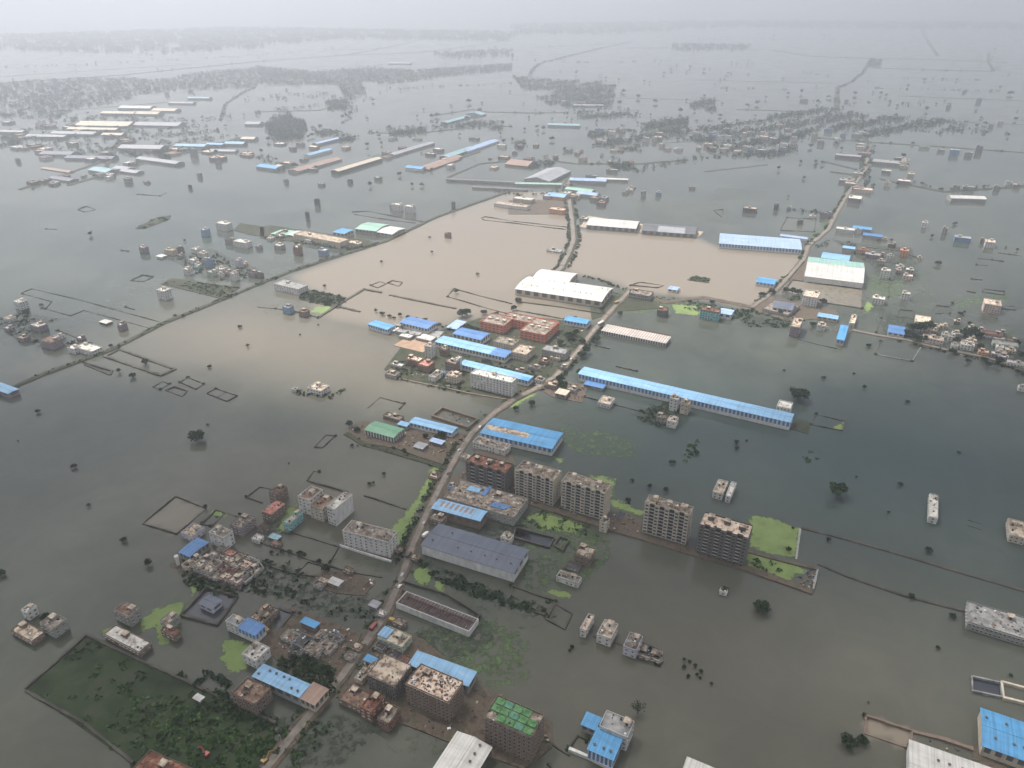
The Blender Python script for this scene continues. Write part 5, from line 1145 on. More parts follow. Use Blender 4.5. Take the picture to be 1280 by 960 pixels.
shed((566,417),(601,425),(576,409), 8, 'blue', 'white', 'dark', 'blue roofed shed left of the red complex', rise=.06, bays=7)
shed((544,427),(631,447),(551,419), 7.5, 'sky', 'white', 'dark', 'long sky blue warehouse with darker blue right end', rise=.05, bays=22, patch=[(.78,1,0,.5,'blue'),(.78,1,.5,1,'blue')])
shed((574,455),(660,476),(578,449), 7.5, 'sky', 'white', 'blue', 'narrow sky blue warehouse behind the white six storey block', rise=.05, bays=22, patch=[(.88,1,0,.5,'azure')])
shed((558,409),(568,413),(570,400), 3, 'pale', 'grey', 'dark', 'small pale blue tilted roof near the lone shed trees', rise=.02, bays=1, mono=True)
for k, (x, y, a, b) in enumerate([(490,411,16,12),(503,415,14,9),(508,420,16,9),(520,418,14,10),(533,422,22,14),(497,407,12,7)]):
    shed_h = 4+k % 2; house((x, y+3), dims=(a, b), h=shed_h, wall='grey', roof='grey' if k % 2 else 'white', look='flat grey roofed workshop in the factory row', stair=False, clutter=3, tanks=0, par=.3, fl=1, group='grey workshops in the factory row')
house((588,467),(640,479),(593,461), 17, 'white', 'white', label='white six storey apartment block with dirty pale roof', cat='apartment block', name='apartment_block', fl=6, cols=13, clutter=20, wins='fr')
house((538,446), dims=(9,9), h=15, wall='white', roof='tan', label='slim white five storey house below the long blue warehouse', fl=5)
house((556,444), dims=(9,8), h=9, wall='brown', roof='tan', label='brown house right of the slim white five storey house', fl=3)
house((566,466), dims=(14,9), h=14, wall='brown', roof='dirty', label='unfinished brown block beside a blank white stair tower', unfin=True, fl=4)
house((573,465), dims=(4,10), h=17, wall='white', roof='white', label='blank white stair tower at the end of the narrow blue warehouse', fl=5, wins='', stair=False)
house((519,456), dims=(18,10), h=8, wall='brick', roof='peach', label='red brown house with pale roof in the middle settlement', clutter=12)
house((533,462), dims=(14,14), h=8, wall='brick', roof='red', label='brown house with round pink roof in the middle settlement', clutter=4)
house((497,459), dims=(15,7), h=3.5, wall='grey', roof='white', label='low grey house at the back left of the middle settlement')
house((491,471), dims=(14,10), h=4, wall='grey', roof='dirty', label='grey house at the left tip of the middle settlement', clutter=10)
house((545,474), dims=(8,16), h=6, wall='white', roof='dirty', label='white walled house in the middle settlement foreground')
house((568,477), dims=(13,12), h=9, wall='cream', roof='tan', label='cream three storey house left of the white six storey block', fl=3, clutter=10)
house((556,470), dims=(10,5), h=5, wall='blue', roof='dirty', label='small blue walled house behind the cream three storey house')
house((638,275) if False else (399,490), dims=(18,14), h=6, wall='white', roof='tan', label='ruined white house with pale broken roof alone in the brown water', fl=2, clutter=20)
scrub('bushes', [(366,490),(392,486),(412,494),(430,487),(432,494),(405,500),(375,495)], .05, 1.4, LEAF, .9, 'bushes around the ruined white house', 'bushes')
house((369,489), dims=(5,4), h=3, wall='white', roof='white', label='tiny white hut left of the ruined white house')
shed((644,361),(752,377),(658,345), 9, 'white', 'cream', 'dark', 'front arched white warehouse with roof lights', arch=True, rise=.06, bays=10, vents=16, skirt=.3)
shed((665,349),(710,355),(675,336), 9, 'white', 'cream', 'dark', 'rear arched white warehouse with dark ridge slot', arch=True, rise=.075, bays=6, vents=0, skirt=.3)
house((801,372), dims=(30,18), h=7, wall='grey', roof='dirty', label='grey concrete frame ruin where the roads meet', unfin=True, fl=2, clutter=10)
shed((835,361),(846,363),(837,357), 4.5, 'pale', 'white', 'dark', 'tiny pale blue box shed at the edge of the brown pond', rise=.02, bays=2)
house((828,394), dims=(12,12), h=8, wall='dark', roof='rust', label='dark square house in the lagoon below the green bank', unfin=True, fl=2)
house((887,398), dims=(24,12), h=12, wall='teal', roof='rust', label='turquoise and brick house on the green bank', fl=4, unfin=True)
shed((898,391),(913,395),(902,385), 7, 'pale', 'white', 'dark', 'pale blue shed joined to the turquoise house', rise=.03, bays=2)
house((693,315), dims=(24,12), h=3.5, wall='white', roof='grey', label='white frame ruin left of the upper causeway', unfin=True, fl=1, par=0)
house((560,297), dims=(9,8), h=7, wall='brick', roof='brown', label='brown ruined house alone in the brown water', unfin=True, far=False)
# middle distance
shed((733,281),(795,286),(738,272), 7, 'white', 'darkgrey' if False else 'grey', 'dark', 'white roofed hangar right of the causeway', arch=True, rise=.08, bays=8, skirt=.1)
shed((802,288),(869,293),(806,279), 7, 'darkgrey', 'grey', 'dark', 'dark grey roofed hangar by the brown pond', rise=.08, bays=8, skirt=.1, patch=[(.3,.8,0,.5,'grey')])
house((730,276), dims=(14,10), h=5, wall='grey', roof='white', label='small white roofed house at the causeway hangars')
shed((899,304),(1002,312),(906,292), 8, 'pale', 'white', 'blue', 'pale blue long warehouse at the right end of the brown pond', rise=.05, bays=26, skirt=.3)
shed((1006,345),(1079,354),(1011,321), 9, 'white', 'white', 'grey', 'mint and white roofed warehouse in front of the far village', roof2='mint', rise=.07, bays=10, skirt=.1, win='r', patch=[(.06+k*.066, .085+k*.066, .55, .95, 'teal') for k in range(14)])
shed((945,352),(968,355),(949,346), 6, 'azure', 'white', 'blue', 'small azure roofed shed in the brown pond', rise=.05, bays=5)
house((1004,370),(1022,373),(1010,363), 14, 'white', 'peach', label='cream roofed five storey block beside the small pond', cat='apartment block', name='apartment_block', fl=5)
house((953,386),(985,394),(960,373), 4, 'grey', 'dirty', label='low grey platform roof left of the cream roofed block', stair=False, clutter=6)
shed((966,384),(990,389),(972,376), 7, 'slate', 'white', 'dark', 'slate curved roof standing on the grey platform', arch=True, rise=.08, bays=4)
house((988,408),(999,411),(995,397), 13, 'mauve', 'tan', label='dark sided four storey block with tan roof on the lagoon edge', fl=4, cat='apartment block', name='apartment_block')
shed((1022,395),(1047,398),(1025,391), 5, 'sky', 'beige', 'dark', 'sky blue roof right of the cream roofed block', rise=.03, bays=4)
house((1026,412), dims=(9,10), h=7, wall='white', roof='tan', label='small white house in the weedy compound')
shed((1046,424),(1055,426),(1057,407), 8, 'azure', 'beige', 'blue', 'long azure roof at the corner of the lagoon road', rise=.03, bays=2, axis='v')
house((1062,404),(1068,406),(1067,394), 6, 'cream', 'cream' if False else 'peach', label='narrow cream roof behind the long azure roof')
tree(1016, 408, 9); rubble([(1030,405),(1050,408),(1046,415),(1028,412)], .03, 'brown weeds in the weedy compound', .8)
shed((1110,415),(1130,418),(1114,406), 5, 'blue', 'white', 'dark', 'square blue roofed shed beside the right road', rise=.04, bays=3)
house((1144,402),(1163,406),(1147,394), 4, 'cream', 'tan' if False else 'peach', label='flat cream roofed building behind the roadside trees', stair=False)
house((1165,428), dims=(22,12), h=6, wall='pink', roof='tan', label='pinkish white building beside the right road', clutter=14)
house((1208,436), dims=(14,10), h=6, wall='white', roof='white', label='white house by the right road', clutter=5)
house((1204,432), dims=(9,8), h=4, wall='white', roof='tan', label='small white house just left of the white roadside house')
house((1228,444), dims=(10,8), h=5, wall='orange', roof='peach', label='orange walled house on the right road')
house((1255,434), dims=(26,12), h=5, wall='palegreen', roof='grey', label='flat green grey roofed hall in the right village', stair=False)
house((1238,422), dims=(22,10), h=6, wall='mauve', roof='rust', label='mauve building with brown roof in the right village', clutter=8)
house((1196,420), dims=(12,8), h=4, wall='grey', roof='white', label='small grey house left of the right village trees')
house((1268,457), dims=(16,7), h=4, wall='white', roof='white', label='long white house on the road near the right edge')
house((1231,380),(1252,383),(1235,374), 12, 'pink', 'peach', label='isolated pink four storey apartment block in open water at right', cat='apartment block', name='apartment_block', fl=4, cols=6)
r=house((1277,488), dims=(8,6), h=4, wall='white', roof='white', label='small white house at the right edge of the dark lagoon')
rubble([(1180,440),(1240,420),(1280,440),(1270,455)], .006, 'debris in the right roadside village', 1)
shed((444,286),(470,289),(453,277), 8, 'mint', 'grey', 'dark', 'pale green roofed hangar left of the railway embankment', rise=.06, bays=6)
shed((471,290),(490,293),(477,281), 7, 'white', 'grey', 'dark', 'white roofed hangar joined to the pale green one', rise=.06, bays=4)
house((367,293),(424,304),(371,287), 9, 'cream', 'tan', label='long cream three storey building with brown roof left of the railway', fl=3, cols=16, clutter=10, far=False)
shed((416,290),(431,292),(420,284), 9, 'azure', 'cream', 'dark', 'small azure roof at the right end of the long cream building', rise=.03, bays=3)
for k, x in enumerate((338,348,358)): shed((x,292+k*.6),(x+9,293.5+k*.6),(x+7,286+k*.6), 4, 'mint' if k != 2 else 'white', 'white', 'dark', look='small pale green roof in a line', rise=.04, bays=1, axis='v', group='small pale green roofs in a line')
house((444,306), dims=(24,12), h=4, wall='cream', roof='peach', label='low cream house with pale roof on the railway side', clutter=4, far=False)
house((350,311), dims=(14,12), h=7, wall='grey', roof='white', label='white roofed house in water below the pale green roofs', far=False)
house((373,318), dims=(10,11), h=13, wall='brick', roof='peach', label='tall brick house with pale top left of the railway', far=False, fl=4)
house((405,319), dims=(14,10), h=9, wall='pink' if False else 'blue', roof='white', label='pale blue house beside the railway embankment', far=False, fl=3)
house((342,355),(373,362),(350,349), 9, 'white', 'grey', label='long white three storey block on the railway embankment', fl=3, cols=10, cat='building', name='school_building')
house((361,391), dims=(11,10), h=9, wall='blue', roof='grey', label='grey blue house in the shallow plot below the white block')
house((381,395), dims=(10,10), h=7, wall='brown', roof='brown', label='brown house by the small duckweed plot', unfin=True)
house((207,373), dims=(15,12), h=13, wall='white', roof='white', label='lone white four storey house at the tip of the green plot', far=False, fl=4, unfin=False)
house((178+3,316), dims=(12,9), h=10, wall='mauve', roof='white', label='dark four storey house at the left tip of the small white houses', fl=3, far=False)
house((214,318), dims=(20,9), h=8, wall='cream', roof='tan', label='cream house with humped roof in the left water', far=False, clutter=4)
shed((195,320),(203,321),(198,317), 3, 'white', 'white', 'dark', 'tiny white roof left of the cream humped house', rise=.03, bays=1)
for k, (x, y, a, b, hh, wl, rf) in enumerate([(226,315,9,8,7,'dark','dark'),(246,316,13,10,7,'white','white'),(243,329,12,9,6,'white','white'),(255,322,14,10,8,'white','tan'),(262,334,10,9,12,'blue','dark'),(236,343,10,9,9,'white','white'),(266,345,12,10,7,'palegreen','grey'),
      (277,340,14,9,6,'white','white'),(286,344,12,9,6,'mauve','brown'),(294,350,9,9,11,'white','tan'),(300,334,8,8,12,'lilac','white'),(317,346,12,9,7,'mauve','dark'),(248,336,8,7,4,'teal','white'),(324,311,8,8,5,'grey','white'),(325,347,10,7,6,'dark','dark')]):
    house((x, y), dims=(a, b), h=hh, wall=wl, roof=rf, look='small %s walled hamlet house' % wl.replace('palegreen','green'), far=False, group='houses of the left flooded hamlet', clutter=4)
scrub('bushes', [(222,322),(260,312),(300,330),(320,345),(290,352),(250,345),(232,335)], .012, 1.5, LEAF, 1.2, 'bushes between the hamlet houses', 'bushes', 8, 2.5)
house((281,287), dims=(26,14), h=12, wall='white', roof='white', label='white columned four storey block behind the hamlet', far=False, fl=4)
house((258,295), dims=(11,11), h=12, wall='blue', roof='white', label='pale blue tall house behind the hamlet', far=False, fl=4)
house((304,308), dims=(28,14), h=9, wall='white', roof='white', label='wide white roofed house below the green field', far=False, fl=3)
house((288,305), dims=(14,9), h=8, wall='mauve', roof='dark', label='dark house left of the wide white roofed house', far=False, fl=3)
sheet('grass_field', [(292,288),(300,279),(330,284),(330,296),(310,293)], SOILG, thick=.6)
sheet('yard', [(325,284),(340,282),(460,300),(470,306),(440,312),(350,300),(325,298)], SOILG, thick=.6)
hedge([(325,297),(360,302),(400,306),(440,312),(480,303)], 8, .06, 2.2, 'bushes in front of the long cream building', LEAF, leaf=1.2, rad=2.6)
for k, (x, y, a, b, hh, wl) in enumerate([(497,263,20,10,12,'white'),(513,266,18,10,13,'white'),(491,261,10,6,8,'grey')]): house((x, y), dims=(a, b), h=hh, wall=wl, roof='white', look='white tall house behind the pale green hangar', far=True, group='white houses behind the hangar')
shed((-12,484),(10,492),(-6,476), 6, 'sky', 'mauve', 'dark', 'sky blue roof at the left edge on the embankment', rise=.05, bays=3)
house((112,440), dims=(30,14), h=6, wall='white', roof='white', label='white roofed house on the railway embankment at left', clutter=6)
house((50,412), dims=(18,12), h=7, wall='mauve', roof='white', label='white flat roofed house in the dark left water')
house((66,433), dims=(22,14), h=9, wall='mauve', roof='brown', label='mauve house with brown roof in the dark left water')
house((28,385), dims=(13,11), h=10, wall='white', roof='white', label='white roofed house far left of the embankment', fl=3)
house((154,412), dims=(7,9), h=8, wall='mauve', roof='white', label='small dark house left of the railway embankment')
shed((124,402),(134,404),(127,398), 3, 'white', 'dark', 'dark', 'thin white roof in the left water', rise=.02, bays=1)
for P in ([(0,397),(25,392),(50,403),(78,398),(30,412),(0,410)], [(10,415),(40,412),(56,425),(50,432),(20,425)], [(70,414),(108,426),(115,430),(100,436),(78,428)]): scrub('bushes', P, .02, 1.2, LEAF, 1.2, 'low dark bushes in the left water near pixelled plots'.replace('pixelled ', 'walled '), 'bushes', 8, 2.6)
for x, y, ww in ((149,466,8),(166,472,9),(182,456,10),(139,434,6),(149,434,5),(219,396,5),(229,396,5),(52,383,6),(64,432,10),(74,430,10),(34,395,10)): tree(x, y, ww, 'small dark tree')
house((937,265), dims=(24,14), h=8, wall='dark', roof='cream' if False else 'tan', label='lone house with pale top and dark sides in open water', far=True)
# ---------------------------------------------------------------- trees
tree(247, 551, 21, label='lone round dark tree in open water left of the brown plots', prot=PROT[0], hk=.95)
tree(998, 499, 27, label='big round dark tree behind the right end of the longest warehouse', prot=PROT[2], hk=.8)
tree(1047, 620, 26, label='big spreading tree alone in the dark lagoon', prot=GREEN2[1], hk=1)
tree(951, 764, 22, label='round dark tree alone in the lower middle water', prot=PROT[0], hk=.9)
tree(797, 893, 24, label='thin leafed tree standing in water above the factory', prot=BARE, hk=1.2)
tree(1060, 932, 21, label='dark round tree left of the brown silty pool', prot=PROT[2]); tree(1077, 929, 15, label='smaller dark tree touching the brown silty pool', prot=PROT[0])
tree(906, 740, 10, look='dark tree beside a tiny hut'); house((904,742), dims=(5,4), h=2.5, wall='white', roof='white', label='tiny white hut under a small tree in open water')
for x, y, ww in ((48,514,7),(23,550,3),(93,583,8),(111,631,6),(155,675,9),(186,705,13),(2,718,12),(645,511,8),(260,530,4),(985,688,10),(991,659,4),(906,600,3),(1029,472,6),(1080,484,7),(1134,502,6),(1070,595,4),(1125,605,7),(1110,640,5),(1160,688,10),(1035,674,7),(1198,565,5),
  (855,824,6),(862,826,5),(869,831,6),(876,838,6),(871,843,6),(875,846,4),(860,845,6),(855,833,6),(889,854,6),(715,808,6),(712,812,5),(842,577,6),(838,578,7),(870,566,8),(920,553,7),(921,560,6),(933,551,5),(790,600,6),(832,612,8),(785,625,8),(812,608,8),(1190,770,9),(1139,746,9),(1172,809,6),(1085,877,4),(1263,843,5),
  (480,592,6),(462,604,6),(467,603,5),(440,556,5),(447,556,3),(447,538,9),(437,532,12),(361,578,3),(505,563,7),(532,545,9),(545,548,9),(552,545,12),(492,560,6),
  (340,690,6),(347,693,5),(353,689,7),(362,690,8),(375,692,9),(381,694,8),(399,701,7),(408,712,12),(300,642,5),(257,634,8),(230,700,4),(375,766,6),(330,740,8),
  (496,420-9,6),(487,395,6),(493,397,5),(478,392,7),(500,394,7),(510,396,6),(520,398,5),(531,400,7),(470,388,6),(578,394,14),(584,392,12),(605,391,9),(570,365,8),(648,376,9),(642,386,9),(620,393,8),
  (477,327,5),(597,342,5),(406,357,5),(537,296,4),(540,315,5),(114,293,8),(231,300,4),(262,458,6),(310,432,6),(300,408,6),(398,405,3),(375,417,3),(720,418,12),(712,422,14),(700,430,10),(728,428,10),(733,440,14),(727,445,12),(718,400,10),(745,425,12),
  (700,478,16),(703,483,14),(725,468,12),(665,505,10),(752,388,9),(775,392,7),(862,377,6),(890,378,8),(975,392,10),(952,369,9),(965,366,10),(983,364,10),(990,366,12),(998,366,10),(1028,378,10),
  (1140,412,16),(1150,414,18),(1160,410,16),(1145,425,14),(1135,418,12),(1155,426,12),(1205,418,14),(1215,416,14),(1222,420,12),(1195,428,12),(1190,440,10),(1210,452,8),(1230,450,9),(1248,454,14),(1235,456,9),(1270,430,10),(1276,445,12),(1278,470,10),(1272,465,8),(1225,434,10),
  (1200,392,7),(1205,390,5),(1190,378,4),(1211,404,6),(1085,432,7),(1067,467,5),(980,462,4),(1192,280,5),(1194,279,5),(1271,312,5),(1257,308,3),(1165,295,6),(1172,330,9),(1114,300,5),(1098,300,5),(985,245,4)):
    tree(x, y+2, ww, 'small dark tree')
# ---------------------------------------------------------------- vehicles and poles on the roads
for k, (x, y, c, q) in enumerate([(503,719,'silver','black'),(500,733,'white','w'),(455,808,'dark','w'),(398,880,'dark','w'),(560,592,'dark','w'),(714,449,'white','w'),(530,654,'silver','w'),(574,563,'silver','w'),(600,534,'white','w'),(702,462,'dark','w')]):
    X = car(x, y, [75,62][k % 2], c, None); auto(X, '%s car on the brown road' % c, 'car', x, y, 'cars along the road')
truck(467, 785, 65, 'darkred', 'darkred', 'red truck standing on the left verge of the road')
truck(532, 670, 58, 'white', 'white', 'white truck beside the slate roofed warehouse')
truck(511, 695, 70, 'darkred', 'dark', 'small red truck at the corner of the duckweed strip')
truck(771, 379, 50, 'white', 'yellow', 'yellow truck on the road by the arched warehouses', L=9)
truck(751, 405, 50, 'white', 'white', 'long white truck on the upper road by the striped shed', L=12)
truck(333, 789, -30, 'yellow', 'yellow', 'small yellow truck standing in the flooded yard', .4, 5)
for x, y in ((352,930),(395,875),(470,775),(498,712),(528,640),(549,592),(601,522),(625,507),(662,485),(697,460),(724,428),(760,383),(760,405)): pole(x, y)
# ---------------------------------------------------------------- second distance: houses and halls, built whole
FARH = [(1068,252,24,30,9,'mauve','white'),(1155,284,9,9,9,'white','white'),(1180,292,8,8,10,'grey','tan'),(1202,302,24,16,8,'blue','grey'),(1236,308,14,18,9,'white','peach'),(1228,304,9,8,6,'mauve','dark'),(1129,320,12,12,10,'orange','red'),(1136,343,10,10,8,'grey','white'),(1134,349,12,9,6,'pink','peach'),
 (1105,348,12,10,13,'white','white'),(1097,379,15,12,8,'white','white'),(1131,374,10,8,9,'white','white'),(1056,290,30,14,6,'white','white'),(1078,317,16,10,7,'orange','rust'),(1090,322,22,14,6,'mauve','grey'),(970,262,8,8,10,'dark','dark'),(986,261,8,6,5,'white','white'),
 (1015,272,10,8,4,'white','white'),(1032,272,20,10,9,'mauve','dark'),(1000,280,10,8,6,'dark','dark'),(823,245,10,9,8,'blue','white'),(865,236,12,8,5,'grey','white'),(765,215,26,8,6,'grey','white'),(740,222,28,9,5,'grey','grey'),(640,260,70,18,7,'white','tan'),(655,253,40,18,8,'cream','white'),
 (697,267,30,14,9,'orange','peach'),(787,240,14,8,6,'white','white'),(804,246,9,7,10,'grey','dark'),(1223,190,16,12,16,'mauve','grey'),(1192,194,22,14,14,'blue','white'),(1210,195,18,12,9,'grey','grey'),(1176,190,18,10,7,'grey','white'),(1155,186,26,12,6,'palegreen','grey'),(1026,181,18,12,10,'grey','dark'),
 (1245,238,12,10,9,'grey','grey'),(1260,232,12,8,8,'white','grey'),(1195,237,14,8,7,'grey','dark'),(1210,238,22,12,8,'grey','grey'),(1270,235,14,10,8,'mauve','white'),(1060,197,60,30,6,'mauve','grey'),(1110,205,70,40,6,'grey','grey'),(1130,205,14,60,7,'grey','grey'),(1080,196,30,20,10,'mauve','brown'),(1058,228,30,26,6,'mauve','grey'),(1078,240,36,20,7,'pink','peach'),
 (1238,160,14,10,10,'grey','grey'),(1230,166,12,8,7,'mauve','grey'),(1005,127,30,14,9,'grey','grey'),(1058,128,14,10,8,'grey','grey'),(1223,128,18,12,14,'grey','grey'),(1185,135,14,18,12,'grey','grey'),(1250,155,18,12,8,'white','grey'),(1205,116,14,10,9,'grey','white'),(161,228,14,12,9,'grey','grey'),(184,229,12,9,4,'grey','white'),(250,222,9,8,9,'grey','grey'),(238,236,6,6,7,'dark','dark'),
 (273,204,12,9,14,'grey','white'),(243,195,16,12,18,'grey','grey'),(23,203,10,8,8,'grey','grey'),(358,229,8,8,7,'grey','dark'),(438,229,9,8,7,'dark','dark'),(473,225,16,9,6,'grey','white'),(385,275,6,5,14,'dark','dark'),(397,257,8,8,12,'dark','dark'),(567,262,6,5,14,'dark','dark'),(402,232,14,9,5,'grey','white')]
for x, y, a, b, hh, wl, rf in FARH:
    house((x, y), dims=(a, b), h=hh, wall=wl, roof=rf, look='hazy %s walled house on the water' % wl if hh < 12 else 'hazy tall %s house on the water' % wl, far=True, group='distant houses in the flood', name='distant_house')
def F(x, y, a, b, h, roof, wall='grey', look='hazy long metal roofed hall', ang=None, **k):
    # x, y base centre; a along, b across metres; axis-aligned to the grid or to a pixel direction
    X, Y = at(x, y); an = GRID if ang is None else R(ang)
    ca, sa = math.cos(an), math.sin(an); c0 = (X-ca*a/2+sa*b/2, Y-sa*a/2-ca*b/2); c1 = (c0[0]+ca*a, c0[1]+sa*a); c2 = (c0[0]-sa*b, c0[1]+ca*b)
    q = [px(*c, h) for c in (c0, c1, c2)]
    return shed(q[0], q[1], q[2], h, roof, wall, 'dark', look=look, far=True, group='distant factory halls', **k)
# angle 63 runs away from the camera, -27 across
for a in [(447,209,170,22,9,'cream','dark','cream roofed long hangar',63),(395,208,160,30,6,'rust','grey','brown low hall beside the cream hangar',63),(515,188,190,22,7,'grey','grey','long grey hall in open water',63),(548,206,140,36,4,'rust','brown','brown roofless hall',63),(600,184,170,26,6,'pale','white','pale blue curved shed',63),
  (574,192,150,26,6,'teal','brown','teal roofed low hall',63),(565,200,60,26,6,'rust','brown','rust roofed low hall',63),(520,212,46,26,7,'azure','white','blue roofed house in open water',None),(338,211,60,30,7,'azure','grey','azure roof at the far left plots',None),(350,211,16,20,9,'cream','dark','small orange roof at the azure one',None),(398,193,90,20,8,'sky','white','sky blue long shed',63),
  (393,186,24,16,8,'cream','rust','small cream roof behind the sky blue shed',None),(410,178,110,18,7,'pale','grey','pale blue long low shed',63),(595,144,34,60,6,'teal','grey','teal shed on the far causeway',63),(570,151,150,24,6,'teal','grey','dark teal long shed',63),
  (705,158,100,30,7,'teal','grey','wide teal roofed hall',-10),(735,133,110,24,6,'grey','grey','grey roofed hall in the wood island',-5),(652,206,60,60,6,'rust','brown','orange brown roof before the teal sheds',None),(685,222,120,60,8,'grey','grey','big grey roofed hall behind the brown pond',63),(673,232,100,16,6,'mint','grey','pale green long roof',-5),(735,228,80,26,8,'pale','grey','pale blue roofed hall',-10),
  (765,226,70,14,6,'white','grey','small white long roof',-10),(605,228,170,16,6,'darkgrey','grey','dark ribbed long roof on the water',-12),(625,237,120,14,5,'darkgrey','grey','low dark long roof',-12),(735,245,44,24,7,'pale','grey','pale blue roofed shed right of the causeway',None),(725,240,60,24,7,'mint','grey','pale green roofed shed right of the causeway',None),(697,248,40,30,9,'sky','orange','sky blue roof on an orange house',None),
  (1207,251,66,24,9,'white','grey','arched white hangar',-8),(1044,325,40,30,7,'sky','grey','sky blue roof behind the mint warehouse',None),(1060,315,18,14,10,'sky','grey','small sky blue tower roof',None),(1077,289,30,18,8,'azure','grey','azure roof on the winding road',None),(1090,298,30,16,8,'blue','grey','blue roofed box on the water',None),(992,299,44,12,6,'pale','white','pale roof end behind the pale blue warehouse',None)]:
    F(a[0], a[1], a[2], a[3], a[4]*.8, a[5], a[6], a[7], a[8], arch=(a[7].startswith('arched')))
for a in [(135,157,220,90,9,'cream'),(118,163,200,40,9,'cream'),(150,143,150,50,10,'cream'),(172,136,150,60,9,'white'),(185,143,120,60,8,'cream'),(208,139,110,60,8,'cream'),(143,170,80,40,9,'cream'),(198,157,200,70,8,'grey'),(95,168,170,50,8,'grey'),(60,172,150,40,9,'grey'),(15,166,110,36,8,'grey'),
  (180,187,150,60,12,'grey'),(200,203,180,34,9,'grey'),(75,194,110,50,10,'slate'),(115,199,160,40,9,'slate'),(130,215,80,44,9,'teal'),(155,212,60,34,7,'grey'),(72,213,130,20,3,'rust'),(240,184,110,40,9,'sky'),(270,182,60,30,8,'sky'),(295,181,70,40,9,'sky'),(312,175,50,40,9,'cream'),(280,190,90,30,7,'grey'),
  (250,124,110,40,9,'teal'),(228,130,120,40,8,'grey'),(80,225,90,30,6,'slate'),(165,216,70,30,7,'grey'),(318,156,60,50,9,'grey'),(500,80,160,60,8,'grey')]:
    F(a[0], a[1], a[2]*.78, a[3]*.8, a[4]*.6, a[5], 'grey', 'hazy %s roofed hall' % a[5], -6 if a[1] < 200 else None)
# ---------------------------------------------------------------- far banks, roads, woods
def bank(pts, wd, h=1.2, mat=None, label=None): embank('far_embankment', pts, wd, mat or SOILG, h, .2, 3)
for P, wd in (([(0,104),(150,94),(320,77),(432,69),(480,60),(525,50)],16),([(432,69),(520,66),(570,60),(640,50)],14),([(25,237),(120,205),(150,176)],8),([(85,232),(212,195),(250,187),(300,172)],9),([(785,60),(860,60),(960,62),(1010,70),(1085,73),(1180,75),(1260,78)],14),
  ([(1100,85),(1180,88),(1243,89),(1236,78),(1236,66)],14),([(662,94),(668,84),(682,77),(720,68),(752,60),(790,52)],16),([(1045,137),(1047,110),(1065,102),(1080,90),(1087,76)],14),([(1087,180),(1060,150),(1045,137)],9),([(1017,172),(1090,178),(1180,184),(1280,191)],8),([(1152,38),(1160,52),(1172,70)],20),
  ([(640,141),(712,141)],8),([(276,150),(282,130),(300,118),(320,108)],10),([(460,166),(520,167),(600,158),(640,158)],8),([(540,145),(590,137),(610,140),(680,142)],8),([(1100,224),(1130,230),(1180,240),(1240,236),(1280,233)],8),([(680,200),(720,205),(800,205),(860,200)],8),([(520,215),(600,190)],6),
  ([(1030,202),(1070,212)],7),([(1038,215),(1078,220)],8),([(560,222),(600,205),(650,200)],6),([(130,214),(150,176),(170,150)],9),([(320,140),(400,138),(430,128)],8),([(920,137),(960,138),(1010,140)],8)): bank(P, wd)
def wood(poly, dens, h, label, n=8, leaf=2.2, rad=7, mat=None):
    scrub('wood', poly, dens*2.7, h*.85, mat or LEAF, leaf*.75, label, 'wood', n+3, rad*.9, gap=(-.9, 1.0))
W5 = lambda T, ox: [(x/4+ox, y/4) for x, y in T]
wood(W5([(0,420),(150,400),(470,390),(860,395),(900,370),(1280,340),(1280,440),(900,450),(700,470),(600,510),(380,540),(300,590),(0,590)], 0), .0022, 9, 'broad far wood on the left beyond the cream roofed factories')
wood(W5([(0,330),(330,360),(560,340),(800,350),(1050,330),(1280,320),(1280,350),(1000,375),(700,415),(520,410),(560,470),(450,490),(410,420),(0,420)], 320), .0028, 10, 'long far wood belt across the middle of the flood')
wood(W5([(40,640),(70,600),(130,585),(160,560),(190,600),(245,612),(255,650),(230,695),(150,706),(80,690)], 320), .012, 14, 'dense tall tree clump left of the cream hangar', 10, 1.8, 5)
wood(W5([(280,640),(520,680),(470,720),(300,670)], 320), .008, 10, 'tree row right of the dense clump', 10, 1.8, 5)
wood(W5([(350,500),(455,500),(455,550),(360,560)], 320), .008, 10, 'small wood above the tree row', 9, 2, 5)
wood(W5([(650,640),(860,630),(850,670),(670,680)], 320), .009, 10, 'wood behind the long grey hall', 9, 1.8, 5)
wood(W5([(860,640),(1060,600),(1240,610),(1230,650),(1000,640)], 320), .005, 9, 'tree line behind the pale blue curved sheds', 9, 1.8, 5)
wood(W5([(140,490),(260,440),(400,410),(520,430),(500,540),(300,540),(180,520)], 640), .0045, 10, 'wood island in the upper middle', 9, 2, 6)
wood(W5([(0,380),(200,400),(340,400),(300,440),(60,450)], 640), .004, 9, 'wood strip left of the wood island', 9, 2, 6)
wood(W5([(500,565),(625,570),(620,595),(320,590),(330,560)], 640), .006, 8, 'tree strip below the wood island', 9, 2, 5)
wood(W5([(640,620),(720,600),(880,580),(880,660),(700,670)], 640), .009, 12, 'tall dense wood in the centre of the far village', 10, 1.9, 5)
wood(W5([(370,640),(560,650),(900,640),(1280,600),(1280,780),(1100,790),(1000,770),(900,700),(640,720),(650,760),(400,730)], 640), .0045, 8, 'village trees along the whole centre right shore', 9, 1.9, 5)
wood(W5([(890,520),(1020,490),(1020,580),(960,545),(890,545)], 640), .006, 10, 'small wood with leaning trees in open water', 9, 1.9, 5)
wood(W5([(0,570),(280,540),(520,580),(780,590),(980,610),(980,660),(700,640),(600,680),(500,690),(340,670),(270,640),(150,720),(150,760),(0,800)], 960), .0042, 9, 'village trees on the right behind the crossroads', 9, 1.9, 5)
